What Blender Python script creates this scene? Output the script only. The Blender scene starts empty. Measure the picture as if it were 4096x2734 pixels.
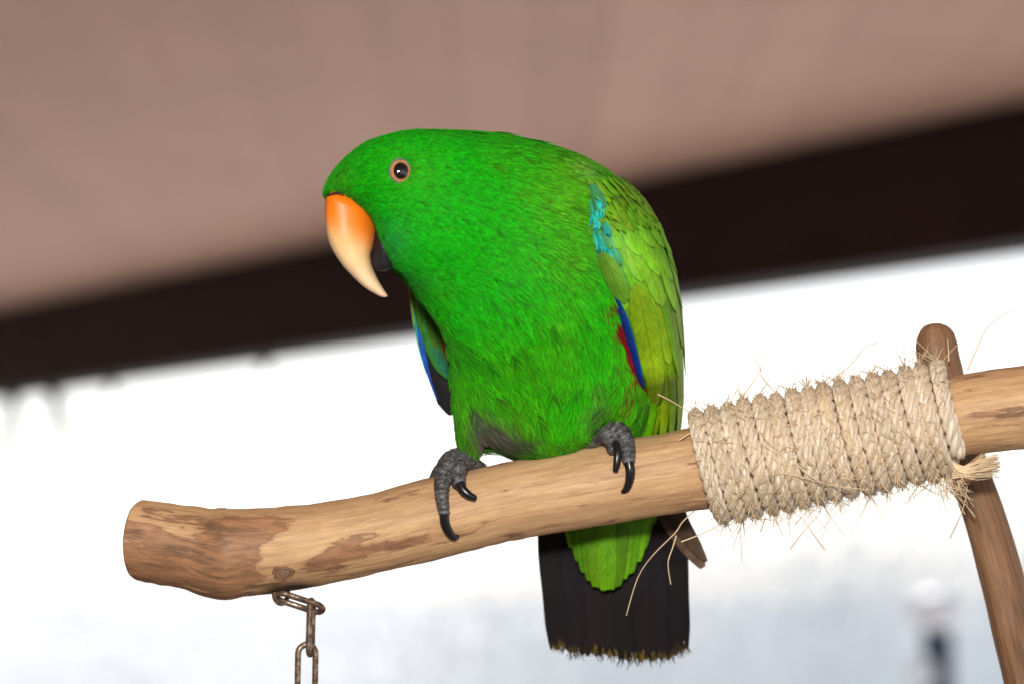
import bpy, math, random
import numpy as np
from mathutils import Vector

random.seed(7)
rng = np.random.default_rng(7)
scene = bpy.context.scene
COL = scene.collection

# ------------------------------------------------------------------ camera
F_MM, SENSOR = 85.0, 36.0
WPX, HPX = 4096.0, 2734.0
FPX = F_MM / SENSOR * WPX
PITCH = math.radians(6.07)
CAM = np.array([0.0, -0.9, 1.5])
D0 = 0.878
S0 = D0 / FPX                               # metres for one photo pixel at the bird
RIGHT = np.array([1.0, 0.0, 0.0])
FWD = np.array([0.0, math.cos(PITCH), math.sin(PITCH)])
UP = np.array([0.0, -math.sin(PITCH), math.cos(PITCH)])

cam_data = bpy.data.cameras.new('camera')
cam = bpy.data.objects.new('camera', cam_data)
COL.objects.link(cam)
cam.location = CAM
cam.rotation_euler = (math.pi / 2 + PITCH, 0, 0)
cam_data.lens = F_MM
cam_data.sensor_width = SENSOR
cam_data.clip_start = 0.01
cam_data.clip_end = 3000
cam_data.dof.use_dof = True
cam_data.dof.focus_distance = D0 - 230 * S0
cam_data.dof.aperture_fstop = 7.1
scene.camera = cam

# ------------------------------------------------------------------ world, sun, flash, exposure
SUN_EL, SUN_AZ = math.radians(43), 0.0      # behind the scene, above the roof
world = bpy.data.worlds.new('World')
scene.world = world
world.use_nodes = True
wn, wl = world.node_tree.nodes, world.node_tree.links
wn.clear()
sky = wn.new('ShaderNodeTexSky')
sky.sky_type = 'NISHITA'
sky.sun_disc = False
sky.sun_elevation = SUN_EL
sky.sun_rotation = SUN_AZ
sky.dust_density = 1.2
sky.air_density = 1.0
sky.ozone_density = 1.0
hs = wn.new('ShaderNodeHueSaturation')
hs.inputs['Saturation'].default_value = 0.30      # thin overcast
bg = wn.new('ShaderNodeBackground')
bg.inputs['Strength'].default_value = 0.15
wo = wn.new('ShaderNodeOutputWorld')
wl.new(sky.outputs[0], hs.inputs['Color'])
wl.new(hs.outputs[0], bg.inputs[0])
wl.new(bg.outputs[0], wo.inputs[0])

sun_d = bpy.data.lights.new('sun', 'SUN')
sun_d.energy = 3.0
sun_d.angle = math.radians(14)
sun_d.color = (1.0, 0.97, 0.92)
sun = bpy.data.objects.new('sun', sun_d)
COL.objects.link(sun)
sun.rotation_euler = (-(math.pi / 2 - SUN_EL), 0, 0)

fl_d = bpy.data.lights.new('camera_flash', 'AREA')
fl_d.shape = 'RECTANGLE'
fl_d.size, fl_d.size_y = 0.08, 0.06
fl_d.energy = 9.6
fl_d.color = (1.0, 0.97, 0.93)
flash = bpy.data.objects.new('camera_flash', fl_d)
COL.objects.link(flash)
flash_pos = CAM + 0.16 * UP - 0.02 * RIGHT + 0.0 * FWD
flash.location = flash_pos
aim = Vector(CAM + D0 * FWD - flash_pos)
flash.rotation_euler = aim.to_track_quat('-Z', 'Y').to_euler()

scene.view_settings.view_transform = 'Standard'
scene.view_settings.look = 'None'
scene.view_settings.exposure = 0.0
scene.view_settings.gamma = 1.0
scene.view_settings.use_curve_mapping = False
scene.cycles.use_denoising = True
scene.cycles.max_bounces = 8


# ------------------------------------------------------------------ helpers
def P(pts):
    """(px, py, depth in px units behind the bird plane) -> world metres"""
    a = np.atleast_2d(np.asarray(pts, float))
    D = D0 + a[:, 2] * S0
    x = (a[:, 0] - WPX / 2) / FPX * D
    y = -(a[:, 1] - HPX / 2) / FPX * D
    return CAM + x[:, None] * RIGHT + y[:, None] * UP + D[:, None] * FWD


def lin(r, g, b):
    f = lambda c: (c / 255 / 12.92) if c <= 10.31 else ((c / 255 + 0.055) / 1.055) ** 2.4
    return (f(r), f(g), f(b))


def lin_arr(a):
    a = np.asarray(a, float) / 255
    return np.where(a <= 0.04045, a / 12.92, ((a + 0.055) / 1.055) ** 2.4)


ORIG = {}


def empty(name, loc, label=None, cat=None, group=None):
    o = bpy.data.objects.new(name, None)
    COL.objects.link(o)
    o.empty_display_size = 0.01
    o.location = loc
    ORIG[o] = np.array(loc, float)
    tag(o, label, cat, group)
    return o


def tag(o, label=None, cat=None, group=None, kind=None):
    if label: o['label'] = label
    if cat: o['category'] = cat
    if group: o['group'] = group
    if kind: o['kind'] = kind
    return o


def mesh_obj(name, V, faces, mat, parent=None, col=None, uv=None, smooth=True, kind=None, attrs=None, label=None):
    """V world coords. faces: list of tuples or an (n,k) int array."""
    V = np.asarray(V, float)
    if parent is not None:
        o0 = ORIG[parent]
    else:
        o0 = np.array([(V[:, 0].min() + V[:, 0].max()) / 2, (V[:, 1].min() + V[:, 1].max()) / 2, V[:, 2].min()])
    me = bpy.data.meshes.new(name)
    L = V - o0
    if isinstance(faces, np.ndarray):
        nf, k = faces.shape
        me.vertices.add(len(L))
        me.vertices.foreach_set('co', L.ravel().astype(np.float32))
        me.loops.add(nf * k)
        me.loops.foreach_set('vertex_index', faces.ravel().astype(np.int32))
        me.polygons.add(nf)
        me.polygons.foreach_set('loop_start', np.arange(0, nf * k, k, dtype=np.int32))
        me.update(calc_edges=True)
        me.validate()
    else:
        me.from_pydata(L.tolist(), [], [tuple(f) for f in faces])
    if col is not None:
        ca = me.attributes.new('col', 'FLOAT_COLOR', 'POINT')
        c = np.ones((len(L), 4), np.float32)
        c[:, :3] = np.asarray(col)
        ca.data.foreach_set('color', c.ravel())
    if attrs:
        for k_, v_ in attrs.items():
            fa = me.attributes.new(k_, 'FLOAT', 'POINT')
            fa.data.foreach_set('value', np.asarray(v_, np.float32))
    if uv is not None:
        u = me.uv_layers.new(name='uv')
        li = np.empty(len(me.loops), np.int32)
        me.loops.foreach_get('vertex_index', li)
        u.data.foreach_set('uv', np.asarray(uv, np.float32)[li].ravel())
    if smooth:
        me.polygons.foreach_set('use_smooth', np.ones(len(me.polygons), bool))
    if mat: me.materials.append(mat)
    o = bpy.data.objects.new(name, me)
    COL.objects.link(o)
    if parent is not None:
        o.parent = parent
        ORIG[o] = ORIG[parent]
    else:
        o.location = o0
        ORIG[o] = o0
    if kind: o['kind'] = kind
    if label: o['label'] = label
    return o


def grid_faces(nu, nv, wrap_v=False):
    i = np.arange(nu - 1)[:, None]
    j = np.arange(nv if wrap_v else nv - 1)[None, :]
    a = i * nv + j
    b = i * nv + (j + 1) % nv
    return np.stack([a, b, b + nv, a + nv], -1).reshape(-1, 4)


def interp_pts(pts, n):
    """Catmull-Rom through the control rows, n samples"""
    p = np.asarray(pts, float)
    m = len(p)
    t = np.linspace(0, m - 1, n)
    i = np.clip(t.astype(int), 0, m - 2)
    f = (t - i)[:, None]
    p0, p1, p2, p3 = p[np.clip(i - 1, 0, m - 1)], p[i], p[i + 1], p[np.clip(i + 2, 0, m - 1)]
    return 0.5 * ((2 * p1) + (-p0 + p2) * f + (2 * p0 - 5 * p1 + 4 * p2 - p3) * f ** 2 + (-p0 + 3 * p1 - 3 * p2 + p3) * f ** 3)


def frames(C):
    T = np.gradient(C, axis=0)
    T /= np.linalg.norm(T, axis=1)[:, None] + 1e-12
    ref = np.array([0, 0, 1.0]) if abs(T[0, 2]) < 0.9 else np.array([1.0, 0, 0])
    N = np.zeros_like(C)
    n = np.cross(T[0], ref); n /= np.linalg.norm(n)
    for i in range(len(C)):
        n = n - T[i] * np.dot(n, T[i]); n /= np.linalg.norm(n)
        N[i] = n
    return T, N, np.cross(T, N)


def tube(C, R, nv=12, caps=True):
    """px-space tube -> verts, quad list (+ cap fans)"""
    C = np.asarray(C, float); R = np.broadcast_to(np.asarray(R, float), (len(C),))
    T, N, B = frames(C)
    a = np.linspace(0, 2 * np.pi, nv, endpoint=False)
    V = C[:, None] + R[:, None, None] * (np.cos(a)[None, :, None] * N[:, None] + np.sin(a)[None, :, None] * B[:, None])
    V = V.reshape(-1, 3)
    f = [tuple(q) for q in grid_faces(len(C), nv, True)]
    if caps:
        V = np.vstack([V, C[0], C[-1]])
        n0, n1 = len(V) - 2, len(V) - 1
        base = (len(C) - 1) * nv
        for j in range(nv):
            f.append((n0, (j + 1) % nv, j)); f.append((n1, base + j, base + (j + 1) % nv))
    return V, f


def merge(parts):
    Vs, fs, off = [], [], 0
    for V, f in parts:
        Vs.append(V); fs += [tuple(int(i) + off for i in q) for q in f]; off += len(V)
    return np.vstack(Vs), fs


_lat = np.random.default_rng(3).random((32, 32, 32))


def vnoise(p):
    p = np.asarray(p, float)
    i = np.floor(p).astype(int); f = p - i
    f = f * f * (3 - 2 * f)
    r = 0
    for dx in (0, 1):
        for dy in (0, 1):
            for dz in (0, 1):
                w = (f[..., 0] if dx else 1 - f[..., 0]) * (f[..., 1] if dy else 1 - f[..., 1]) * (f[..., 2] if dz else 1 - f[..., 2])
                r = r + w * _lat[(i[..., 0] + dx) % 32, (i[..., 1] + dy) % 32, (i[..., 2] + dz) % 32]
    return r


# ------------------------------------------------------------------ materials
def new_mat(name):
    m = bpy.data.materials.new(name)
    m.use_nodes = True
    nt = m.node_tree
    return m, nt.nodes, nt.links, nt.nodes['Principled BSDF']


def ramp(nodes, stops):
    r = nodes.new('ShaderNodeValToRGB')
    e = r.color_ramp.elements
    while len(e) < len(stops): e.new(0.5)
    for k, (p, c) in enumerate(stops):
        e[k].position = p
        e[k].color = (*c, 1) if len(c) == 3 else c
    return r


def mix(nodes, links, fac, a, b, mode='MIX'):
    n = nodes.new('ShaderNodeMix'); n.data_type = 'RGBA'; n.blend_type = mode
    for sock, v in ((n.inputs['Factor'], fac), (n.inputs['A'], a), (n.inputs['B'], b)):
        if hasattr(v, 'links'): links.new(v, sock)
        elif isinstance(v, (int, float)): sock.default_value = v
        else: sock.default_value = (*v, 1)
    return n.outputs['Result']


def math_n(nodes, links, op, a, b=0.0, clamp=False):
    n = nodes.new('ShaderNodeMath'); n.operation = op; n.use_clamp = clamp
    for s, v in ((n.inputs[0], a), (n.inputs[1], b)):
        if hasattr(v, 'links'): links.new(v, s)
        else: s.default_value = v
    return n.outputs[0]


def tex_noise(nodes, links, vec, scale, detail=4, rough=0.55, dist=0.0):
    n = nodes.new('ShaderNodeTexNoise')
    n.inputs['Scale'].default_value = scale
    n.inputs['Detail'].default_value = detail
    n.inputs['Roughness'].default_value = rough
    n.inputs['Distortion'].default_value = dist
    if vec is not None: links.new(vec, n.inputs['Vector'])
    return n.outputs['Fac']


def mapping(nodes, links, src, scale=(1, 1, 1)):
    m = nodes.new('ShaderNodeMapping')
    m.inputs['Scale'].default_value = scale
    links.new(src, m.inputs['Vector'])
    return m.outputs[0]


def bump(nodes, links, bsdf, h, strength=0.3, dist=0.001):
    b = nodes.new('ShaderNodeBump')
    b.inputs['Strength'].default_value = strength
    b.inputs['Distance'].default_value = dist
    links.new(h, b.inputs['Height'])
    links.new(b.outputs[0], bsdf.inputs['Normal'])


def attr(nodes, name):
    a = nodes.new('ShaderNodeAttribute'); a.attribute_name = name
    return a


def simple_mat(name, c, rough=0.6, spec=0.4, noise=0.0, nscale=8.0, metallic=0.0, bmp=0.0):
    m, n, l, b = new_mat(name)
    b.inputs['Roughness'].default_value = rough
    b.inputs['Specular IOR Level'].default_value = spec
    b.inputs['Metallic'].default_value = metallic
    tc = n.new('ShaderNodeTexCoord')
    f = tex_noise(n, l, tc.outputs['Object'], nscale, 5)
    lo = tuple(x * (1 - noise) for x in c); hi = tuple(min(1, x * (1 + noise)) for x in c)
    r = ramp(n, [(0.3, lo), (0.7, hi)])
    l.new(f, r.inputs[0]); l.new(r.outputs[0], b.inputs['Base Color'])
    if bmp: bump(n, l, b, f, bmp, 0.002)
    return m


def col_mat(name, rough=0.5, spec=0.3, coat=0.0, sss=0.0):
    m, n, l, b = new_mat(name)
    b.inputs['Roughness'].default_value = rough
    b.inputs['Specular IOR Level'].default_value = spec
    b.inputs['Coat Weight'].default_value = coat
    b.inputs['Coat Roughness'].default_value = 0.12
    if sss:
        b.inputs['Subsurface Weight'].default_value = sss
        b.inputs['Subsurface Radius'].default_value = (0.004, 0.002, 0.001)
        b.inputs['Subsurface Scale'].default_value = 0.5
    l.new(attr(n, 'col').outputs['Color'], b.inputs['Base Color'])
    return m


M = {}
M['barb'] = col_mat('plumage_barbs', 0.6, 0.10)
_b = M['barb'].node_tree.nodes['Principled BSDF']
_b.inputs['Sheen Weight'].default_value = 0.25
_b.inputs['Sheen Roughness'].default_value = 0.5
_b.inputs['Sheen Tint'].default_value = (0.15, 0.9, 0.1, 1)
M['skin'] = col_mat('under_plumage', 0.75, 0.1)
M['bill'] = col_mat('bill_horn', 0.5, 0.42, 0.0, 0.12)
_nt = M['bill'].node_tree
_tc = _nt.nodes.new('ShaderNodeTexCoord')
bump(_nt.nodes, _nt.links, _nt.nodes['Principled BSDF'], tex_noise(_nt.nodes, _nt.links, mapping(_nt.nodes, _nt.links, _tc.outputs['Object'], (1, 1, 0.25)), 420, 5, 0.65), 0.16, 0.0006)
_nt.nodes['Principled BSDF'].inputs['Roughness'].default_value = 0.44
M['bill_dark'] = simple_mat('dark_bill_horn', lin(30, 28, 34), 0.5, 0.3, 0.2, 150)
M['claw'] = simple_mat('claw_horn', lin(26, 24, 26), 0.28, 0.5, 0.3, 120)
M['cuticle'] = simple_mat('claw_cuticle', lin(96, 98, 104), 0.5, 0.4, 0.2, 300)
M['pupil'] = simple_mat('pupil_black', (0.002, 0.002, 0.003), 0.07, 1.0)
M['iris'] = simple_mat('iris_orange', lin(178, 124, 80), 0.35, 0.5, 0.2, 900)
M['eyelid'] = simple_mat('eyelid_grey', lin(84, 108, 84), 0.6, 0.3, 0.2, 900)

# wing / tail feathers: vertex colour, barbs and shaft from uv (u across -1..1, v along)
m, n, l, b = new_mat('flight_feather')
b.inputs['Roughness'].default_value = 0.55
b.inputs['Specular IOR Level'].default_value = 0.2
uvn = n.new('ShaderNodeUVMap'); uvn.uv_map = 'uv'
sep = n.new('ShaderNodeSeparateXYZ'); l.new(uvn.outputs[0], sep.inputs[0])
au = math_n(n, l, 'ABSOLUTE', sep.outputs[0])
slant = math_n(n, l, 'SUBTRACT', sep.outputs[1], math_n(n, l, 'MULTIPLY', au, 0.55))
cmb = n.new('ShaderNodeCombineXYZ')
l.new(math_n(n, l, 'MULTIPLY', sep.outputs[0], 1.6), cmb.inputs[0])
l.new(math_n(n, l, 'MULTIPLY', slant, 26.0), cmb.inputs[1])
barbs = tex_noise(n, l, cmb.outputs[0], 1.0, 5, 0.65)
br = ramp(n, [(0.28, (0.42, 0.44, 0.40)), (0.48, (0.95, 0.95, 0.95)), (0.72, (1.4, 1.38, 1.25))])
l.new(barbs, br.inputs[0])
fc = mix(n, l, 1.0, attr(n, 'col').outputs['Color'], br.outputs[0], 'MULTIPLY')
sh = ramp(n, [(0.0, (1, 1, 1)), (0.03, (1, 1, 1)), (0.055, (0, 0, 0))])
l.new(au, sh.inputs[0])
fc2 = mix(n, l, math_n(n, l, 'MULTIPLY', sh.outputs[0], 0.35), fc, lin(40, 46, 22))
edg = ramp(n, [(0.86, (1, 1, 1)), (0.97, (0.5, 0.55, 0.4))]); l.new(au, edg.inputs[0])  # dark vane edges painted in, imitating the shadow around each feather
fc3 = mix(n, l, 0.8, fc2, edg.outputs[0], 'MULTIPLY')
tcf = n.new('ShaderNodeTexCoord')
mot = ramp(n, [(0.35, (0.78, 0.80, 0.7)), (0.65, (1.12, 1.08, 1.0))]); l.new(tex_noise(n, l, tcf.outputs['Object'], 220, 4, 0.6), mot.inputs[0])
l.new(mix(n, l, 1.0, fc3, mot.outputs[0], 'MULTIPLY'), b.inputs['Base Color'])
bump(n, l, b, barbs, 0.35, 0.0004)
M['feather'] = m
M['tail'] = col_mat('tail_feather', 0.6, 0.12)

# foot scales
m, n, l, b = new_mat('foot_scales')
b.inputs['Roughness'].default_value = 0.48
b.inputs['Specular IOR Level'].default_value = 0.4
tc = n.new('ShaderNodeTexCoord')
vo = n.new('ShaderNodeTexVoronoi'); vo.inputs['Scale'].default_value = 900
l.new(tc.outputs['Object'], vo.inputs['Vector'])
r = ramp(n, [(0.0, lin(104, 104, 104)), (0.5, lin(74, 74, 76)), (0.9, lin(46, 44, 44))])
l.new(vo.outputs['Distance'], r.inputs[0])
nz = tex_noise(n, l, tc.outputs['Object'], 160, 3)
r2 = ramp(n, [(0.35, (0.75, 0.72, 0.70)), (0.7, (1.15, 1.12, 1.08))]); l.new(nz, r2.inputs[0])
ca = attr(n, 'col')
c1 = mix(n, l, 1.0, r.outputs[0], r2.outputs[0], 'MULTIPLY')
l.new(mix(n, l, 1.0, c1, ca.outputs['Color'], 'MULTIPLY'), b.inputs['Base Color'])
inv = math_n(n, l, 'SUBTRACT', 1.0, vo.outputs['Distance'])
bump(n, l, b, inv, 0.25, 0.0003)
M['foot'] = m


def wood_mat(name, light, mid, dark, patch_c, patch_d, patchy=True):
    m, n, l, b = new_mat(name)
    b.inputs['Roughness'].default_value = 0.55
    b.inputs['Specular IOR Level'].default_value = 0.3
    uvn = n.new('ShaderNodeUVMap'); uvn.uv_map = 'uv'       # uv in millimetres: along, around
    g1 = tex_noise(n, l, mapping(n, l, uvn.outputs[0], (0.045, 0.75, 1)), 1.0, 6, 0.6, 0.6)
    g2 = tex_noise(n, l, mapping(n, l, uvn.outputs[0], (0.012, 0.16, 1)), 1.0, 4, 0.5, 0.8)
    g3 = tex_noise(n, l, mapping(n, l, uvn.outputs[0], (0.22, 3.2, 1)), 1.0, 3, 0.6)
    r1 = ramp(n, [(0.25, dark), (0.42, mid), (0.58, light), (0.8, tuple(min(1, c * 1.12) for c in light))])
    s = math_n(n, l, 'ADD', math_n(n, l, 'MULTIPLY', g1, 0.55), math_n(n, l, 'MULTIPLY', g2, 0.45))
    l.new(s, r1.inputs[0])
    rr = ramp(n, [(0.3, (0.84, 0.82, 0.80)), (0.7, (1.08, 1.08, 1.08))]); l.new(g3, rr.inputs[0])
    base = mix(n, l, 1.0, r1.outputs[0], rr.outputs[0], 'MULTIPLY')
    g5 = tex_noise(n, l, mapping(n, l, uvn.outputs[0], (0.03, 1.5, 1)), 1.0, 5, 0.7, 0.3)
    r5 = ramp(n, [(0.56, (1, 1, 1)), (0.66, (0.74, 0.66, 0.60)), (0.8, (0.55, 0.45, 0.40))]); l.new(g5, r5.inputs[0])
    base = mix(n, l, 1.0, base, r5.outputs[0], 'MULTIPLY')
    if patchy:
        pa = attr(n, 'patch').outputs['Fac']
        e1 = tex_noise(n, l, mapping(n, l, uvn.outputs[0], (0.12, 0.5, 1)), 1.0, 7, 0.72, 0.4)
        e2_ = tex_noise(n, l, mapping(n, l, uvn.outputs[0], (0.03, 0.14, 1)), 1.0, 3, 0.6, 0.6)
        ee = math_n(n, l, 'ADD', math_n(n, l, 'MULTIPLY', math_n(n, l, 'SUBTRACT', e1, 0.5), 1.1), math_n(n, l, 'MULTIPLY', math_n(n, l, 'SUBTRACT', e2_, 0.5), 2.2))
        pm = math_n(n, l, 'ADD', pa, ee)
        mk = ramp(n, [(0.30, (0, 0, 0)), (0.66, (1, 1, 1))]); l.new(pm, mk.inputs[0])
        ed = ramp(n, [(0.46, (0, 0, 0)), (0.53, (1, 1, 1)), (0.62, (0.45, 0.45, 0.45)), (0.72, (0, 0, 0))]); l.new(pm, ed.inputs[0])
        g4 = tex_noise(n, l, mapping(n, l, uvn.outputs[0], (0.045, 0.24, 1)), 1.0, 9, 0.72, 0.5)
        pr = ramp(n, [(0.40, patch_d), (0.47, tuple(c * 0.68 for c in patch_c)), (0.53, patch_c), (0.62, tuple(min(1, c * 1.2) for c in patch_c)), (0.7, mid)]); l.new(g4, pr.inputs[0])
        pcol = mix(n, l, 1.0, pr.outputs[0], rr.outputs[0], 'MULTIPLY')
        base = mix(n, l, math_n(n, l, 'MULTIPLY', mk.outputs[0], 0.8), base, pcol)
        base = mix(n, l, math_n(n, l, 'MULTIPLY', ed.outputs[0], 0.5), base, patch_d)
        st = attr(n, 'stain').outputs['Fac']
        base = mix(n, l, st, base, lin(22, 18, 20))
    l.new(base, b.inputs['Base Color'])
    h = math_n(n, l, 'ADD', g1, math_n(n, l, 'MULTIPLY', g3, 0.4))
    bump(n, l, b, h, 0.35, 0.0006)
    return m


M['perch'] = wood_mat('peeled_branch_wood', lin(206, 168, 124), lin(180, 142, 104), lin(128, 98, 73), lin(152, 106, 76), lin(84, 56, 44))
M['stick'] = wood_mat('grey_brown_stick_wood', lin(146, 110, 82), lin(116, 85, 62), lin(80, 57, 43), lin(110, 78, 56), lin(70, 48, 36), False)
M['cut_wood'] = simple_mat('sawn_branch_end', lin(150, 112, 80), 0.7, 0.2, 0.3, 400, bmp=0.4)

# sisal
m, n, l, b = new_mat('sisal_strand')
b.inputs['Roughness'].default_value = 0.33
b.inputs['Specular IOR Level'].default_value = 0.75
uvn = n.new('ShaderNodeUVMap'); uvn.uv_map = 'uv'
f1 = tex_noise(n, l, mapping(n, l, uvn.outputs[0], (0.12, 2.6, 1)), 1.0, 5, 0.65)
f2 = tex_noise(n, l, mapping(n, l, uvn.outputs[0], (0.05, 0.4, 1)), 1.0, 3)
r = ramp(n, [(0.22, lin(192, 158, 120)), (0.42, lin(240, 219, 190)), (0.66, lin(255, 249, 238))]); l.new(f1, r.inputs[0])
r2 = ramp(n, [(0.3, (0.82, 0.78, 0.72)), (0.7, (1.08, 1.08, 1.08))]); l.new(f2, r2.inputs[0])
l.new(mix(n, l, 1.0, r.outputs[0], r2.outputs[0], 'MULTIPLY'), b.inputs['Base Color'])
bump(n, l, b, f1, 0.9, 0.0007)
M['sisal'] = m
M['fibre'] = simple_mat('sisal_fibre', lin(222, 198, 162), 0.45, 0.45, 0.25, 60)

# rusty chain
m, n, l, b = new_mat('rusty_steel')
tc = n.new('ShaderNodeTexCoord')
f1 = tex_noise(n, l, tc.outputs['Object'], 260, 6, 0.7)
r = ramp(n, [(0.38, lin(52, 38, 30)), (0.5, lin(104, 80, 60)), (0.62, lin(168, 156, 138))]); l.new(f1, r.inputs[0])
l.new(r.outputs[0], b.inputs['Base Color'])
rm = ramp(n, [(0.42, (0.1, 0.1, 0.1)), (0.62, (0.9, 0.9, 0.9))]); l.new(f1, rm.inputs[0]); l.new(rm.outputs[0], b.inputs['Metallic'])
rr = ramp(n, [(0.4, (0.65, 0.65, 0.65)), (0.65, (0.3, 0.3, 0.3))]); l.new(f1, rr.inputs[0]); l.new(rr.outputs[0], b.inputs['Roughness'])
bump(n, l, b, f1, 0.4, 0.0004)
M['chain'] = m

M['ceiling'] = simple_mat('painted_ceiling_board', (0.70, 0.455, 0.35), 0.6, 0.2, 0.05, 3)
CEIL_T = [simple_mat('painted_ceiling_board', tuple(c * q for c in (0.70, 0.455, 0.35)), 0.6, 0.2, 0.05, 3) for q in (0.92, 0.97, 1.0, 1.03)]
M['beam'] = simple_mat('dark_stained_beam', lin(48, 33, 33), 0.6, 0.2, 0.25, 4)
M['wall'] = simple_mat('unseen_wall', lin(196, 172, 150), 0.8, 0.2, 0.1, 3)
M['floor'] = simple_mat('porch_floor', lin(192, 186, 180), 0.8, 0.2, 0.1, 3)
M['ground'] = simple_mat('pale_gravel_ground', (0.86, 0.87, 0.885), 0.9, 0.1, 0.06, 0.35)
M['post'] = simple_mat('slate_post_paint', lin(58, 64, 84), 0.6, 0.3, 0.1, 6)
M['globe'] = simple_mat('white_globe', (0.86, 0.86, 0.9), 0.35, 0.5, 0.03, 6)
M['vine'] = simple_mat('dry_vine', lin(70, 74, 62), 0.8, 0.2, 0.25, 30)

# ------------------------------------------------------------------ the porch
BD = np.array([-0.621, 0.784, 0.0]); BD /= np.linalg.norm(BD)      # direction the beam runs
BN = np.array([BD[1], -BD[0], 0.0])                                # outwards, away from the house
BP = CAM + np.array([0, 6.44, 0.0])                                # a point on the beam's face, at camera height
Z_CEIL, Z_BB = CAM[2] + 1.056, CAM[2] + 0.75


def box_frame(o, ex, ey, ez, x0, x1, y0, y1, z0, z1):
    V = [o + ex * x + ey * y + ez * z for x in (x0, x1) for y in (y0, y1) for z in (z0, z1)]
    f = [(0, 1, 3, 2), (4, 6, 7, 5), (0, 4, 5, 1), (2, 3, 7, 6), (0, 2, 6, 4), (1, 5, 7, 3)]
    return np.array(V), f


EZ = np.array([0, 0, 1.0])
bp0 = np.array([BP[0], BP[1], 0.0])
V, f = box_frame(bp0, BD, BN, EZ, -9, 14, 0, 0.16, Z_BB, Z_CEIL - 0.004)
beam = mesh_obj('porch_beam', V, f, M['beam'], smooth=False)
tag(beam, 'dark brown beam along the open edge of the porch ceiling', 'beam')
bv = beam.modifiers.new('bevel', 'BEVEL'); bv.width = 0.008; bv.segments = 2

V, f = box_frame(bp0, BD, BN, EZ, -9, 14, -5.7, 0.45, Z_CEIL + 0.024, Z_CEIL + 0.1)
ceil = mesh_obj('ceiling', V, f, M['ceiling'], smooth=False, kind='structure')
pw = 0.145
rp = random.Random(4)
for k in range(46):                                               # boards run away from the camera
    x0 = -3.3 + k * pw
    # where the board meets the beam's face line
    xc = x0 + pw / 2
    s = (BP[0] - xc) / 0.621 if True else 0
    yb = BP[1] + BD[1] / BD[0] * (xc - BP[0])
    dz = rp.uniform(0, 0.002)
    y1 = yb + 0.0
    V = np.array([[x0 + 0.0008, -1.2, Z_CEIL + dz], [x0 + pw - 0.0008, -1.2, Z_CEIL + dz],
                  [x0 + pw - 0.0008, yb + BD[1] / BD[0] * (pw / 2) + 0.02, Z_CEIL + dz], [x0 + 0.0008, yb - BD[1] / BD[0] * (pw / 2) + 0.02, Z_CEIL + dz]])
    V = np.vstack([V, V + np.array([0, 0, 0.02])])
    f = [(0, 3, 2, 1), (4, 5, 6, 7), (0, 1, 5, 4), (1, 2, 6, 5), (2, 3, 7, 6), (3, 0, 4, 7)]
    mesh_obj('ceiling_board', V, f, CEIL_T[rp.randrange(4)], ceil, smooth=False)

V, f = box_frame(bp0, BD, BN, EZ, -9, 14, -5.75, -5.65, -0.15, Z_CEIL + 0.02)
wall = mesh_obj('wall_unseen', V, f, M['wall'], smooth=False, kind='structure')  # unseen wall, put in behind the camera to block sky light
V, f = box_frame(bp0, BD, BN, EZ, -9, 14, -5.64, 0.3, -0.14, 0.0)
fl = mesh_obj('porch_floor', V, f, M['floor'], smooth=False, kind='structure')

# ground: flat near the porch, a pale bank rising far off to the right
gx = np.concatenate([np.linspace(-1500, -60, 12), np.linspace(-50, 60, 56), np.linspace(70, 1500, 12)])
gy = np.concatenate([np.linspace(-1500, -30, 8), np.linspace(-20, 80, 51), np.linspace(90, 2500, 14)])
GX, GY = np.meshgrid(gx, gy, indexing='ij')
sm = lambda t: np.clip(t, 0, 1) ** 2 * (3 - 2 * np.clip(t, 0, 1))
GZ = -0.15 + 0.25 * sm((GY - 22) / 18)
V = np.stack([GX, GY, GZ], -1).reshape(-1, 3)
mesh_obj('ground', V, grid_faces(len(gx), len(gy))[:, ::-1].copy(), M['ground'], kind='structure')


def far(px, py, dist):
    """a point at a given horizontal distance along a photo direction"""
    d = FWD + (px - WPX / 2) / FPX * RIGHT - (py - HPX / 2) / FPX * UP
    return CAM + d * dist


# pale leaf cards added to imitate bright haze, denser low down and towards the right
M['haze_leaf'] = simple_mat('haze_leaf', (0.74, 0.78, 0.81), 0.8, 0.2, 0.12, 0.5)
rl_ = np.random.default_rng(21)
nL = 170000
fx = rl_.uniform(-200, 4500, nL)
fy = 1450 + 1500 * rl_.power(2.2, nL)
dens = np.clip((fy - 1600) / 1000, 0, 1) * (0.12 + 0.88 * np.clip((fx - 1200) / 2100, 0, 1)) * (0.8 + 0.4 * vnoise(np.stack([fx / 420, fy / 300, fx * 0], -1)))
kp = rl_.random(nL) < dens
fx, fy = fx[kp], fy[kp]
nL = len(fx)
fdist = rl_.uniform(15, 22, nL)
dv = FWD + ((fx - WPX / 2) / FPX)[:, None] * RIGHT - ((fy - HPX / 2) / FPX)[:, None] * UP
lc = CAM + dv * fdist[:, None]
lc[:, 2] = np.maximum(lc[:, 2], 0.2)
la, lb_ = rl_.normal(0, 1, (nL, 3)), rl_.normal(0, 1, (nL, 3))
la /= np.linalg.norm(la, axis=1)[:, None]
lb_ -= la * (la * lb_).sum(1)[:, None]; lb_ /= np.linalg.norm(lb_, axis=1)[:, None]
ls = rl_.uniform(0.013, 0.03, nL)[:, None]
lv = np.stack([lc - la * ls, lc + lb_ * ls * 0.45, lc + la * ls, lc - lb_ * ls * 0.45], 1).reshape(-1, 3)
lf_o = mesh_obj('haze_leaves', lv, np.arange(nL * 4).reshape(-1, 4), M['haze_leaf'], kind='stuff')
tag(lf_o, 'pale leaf cards added far beyond the perch to imitate bright haze', 'haze')

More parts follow.
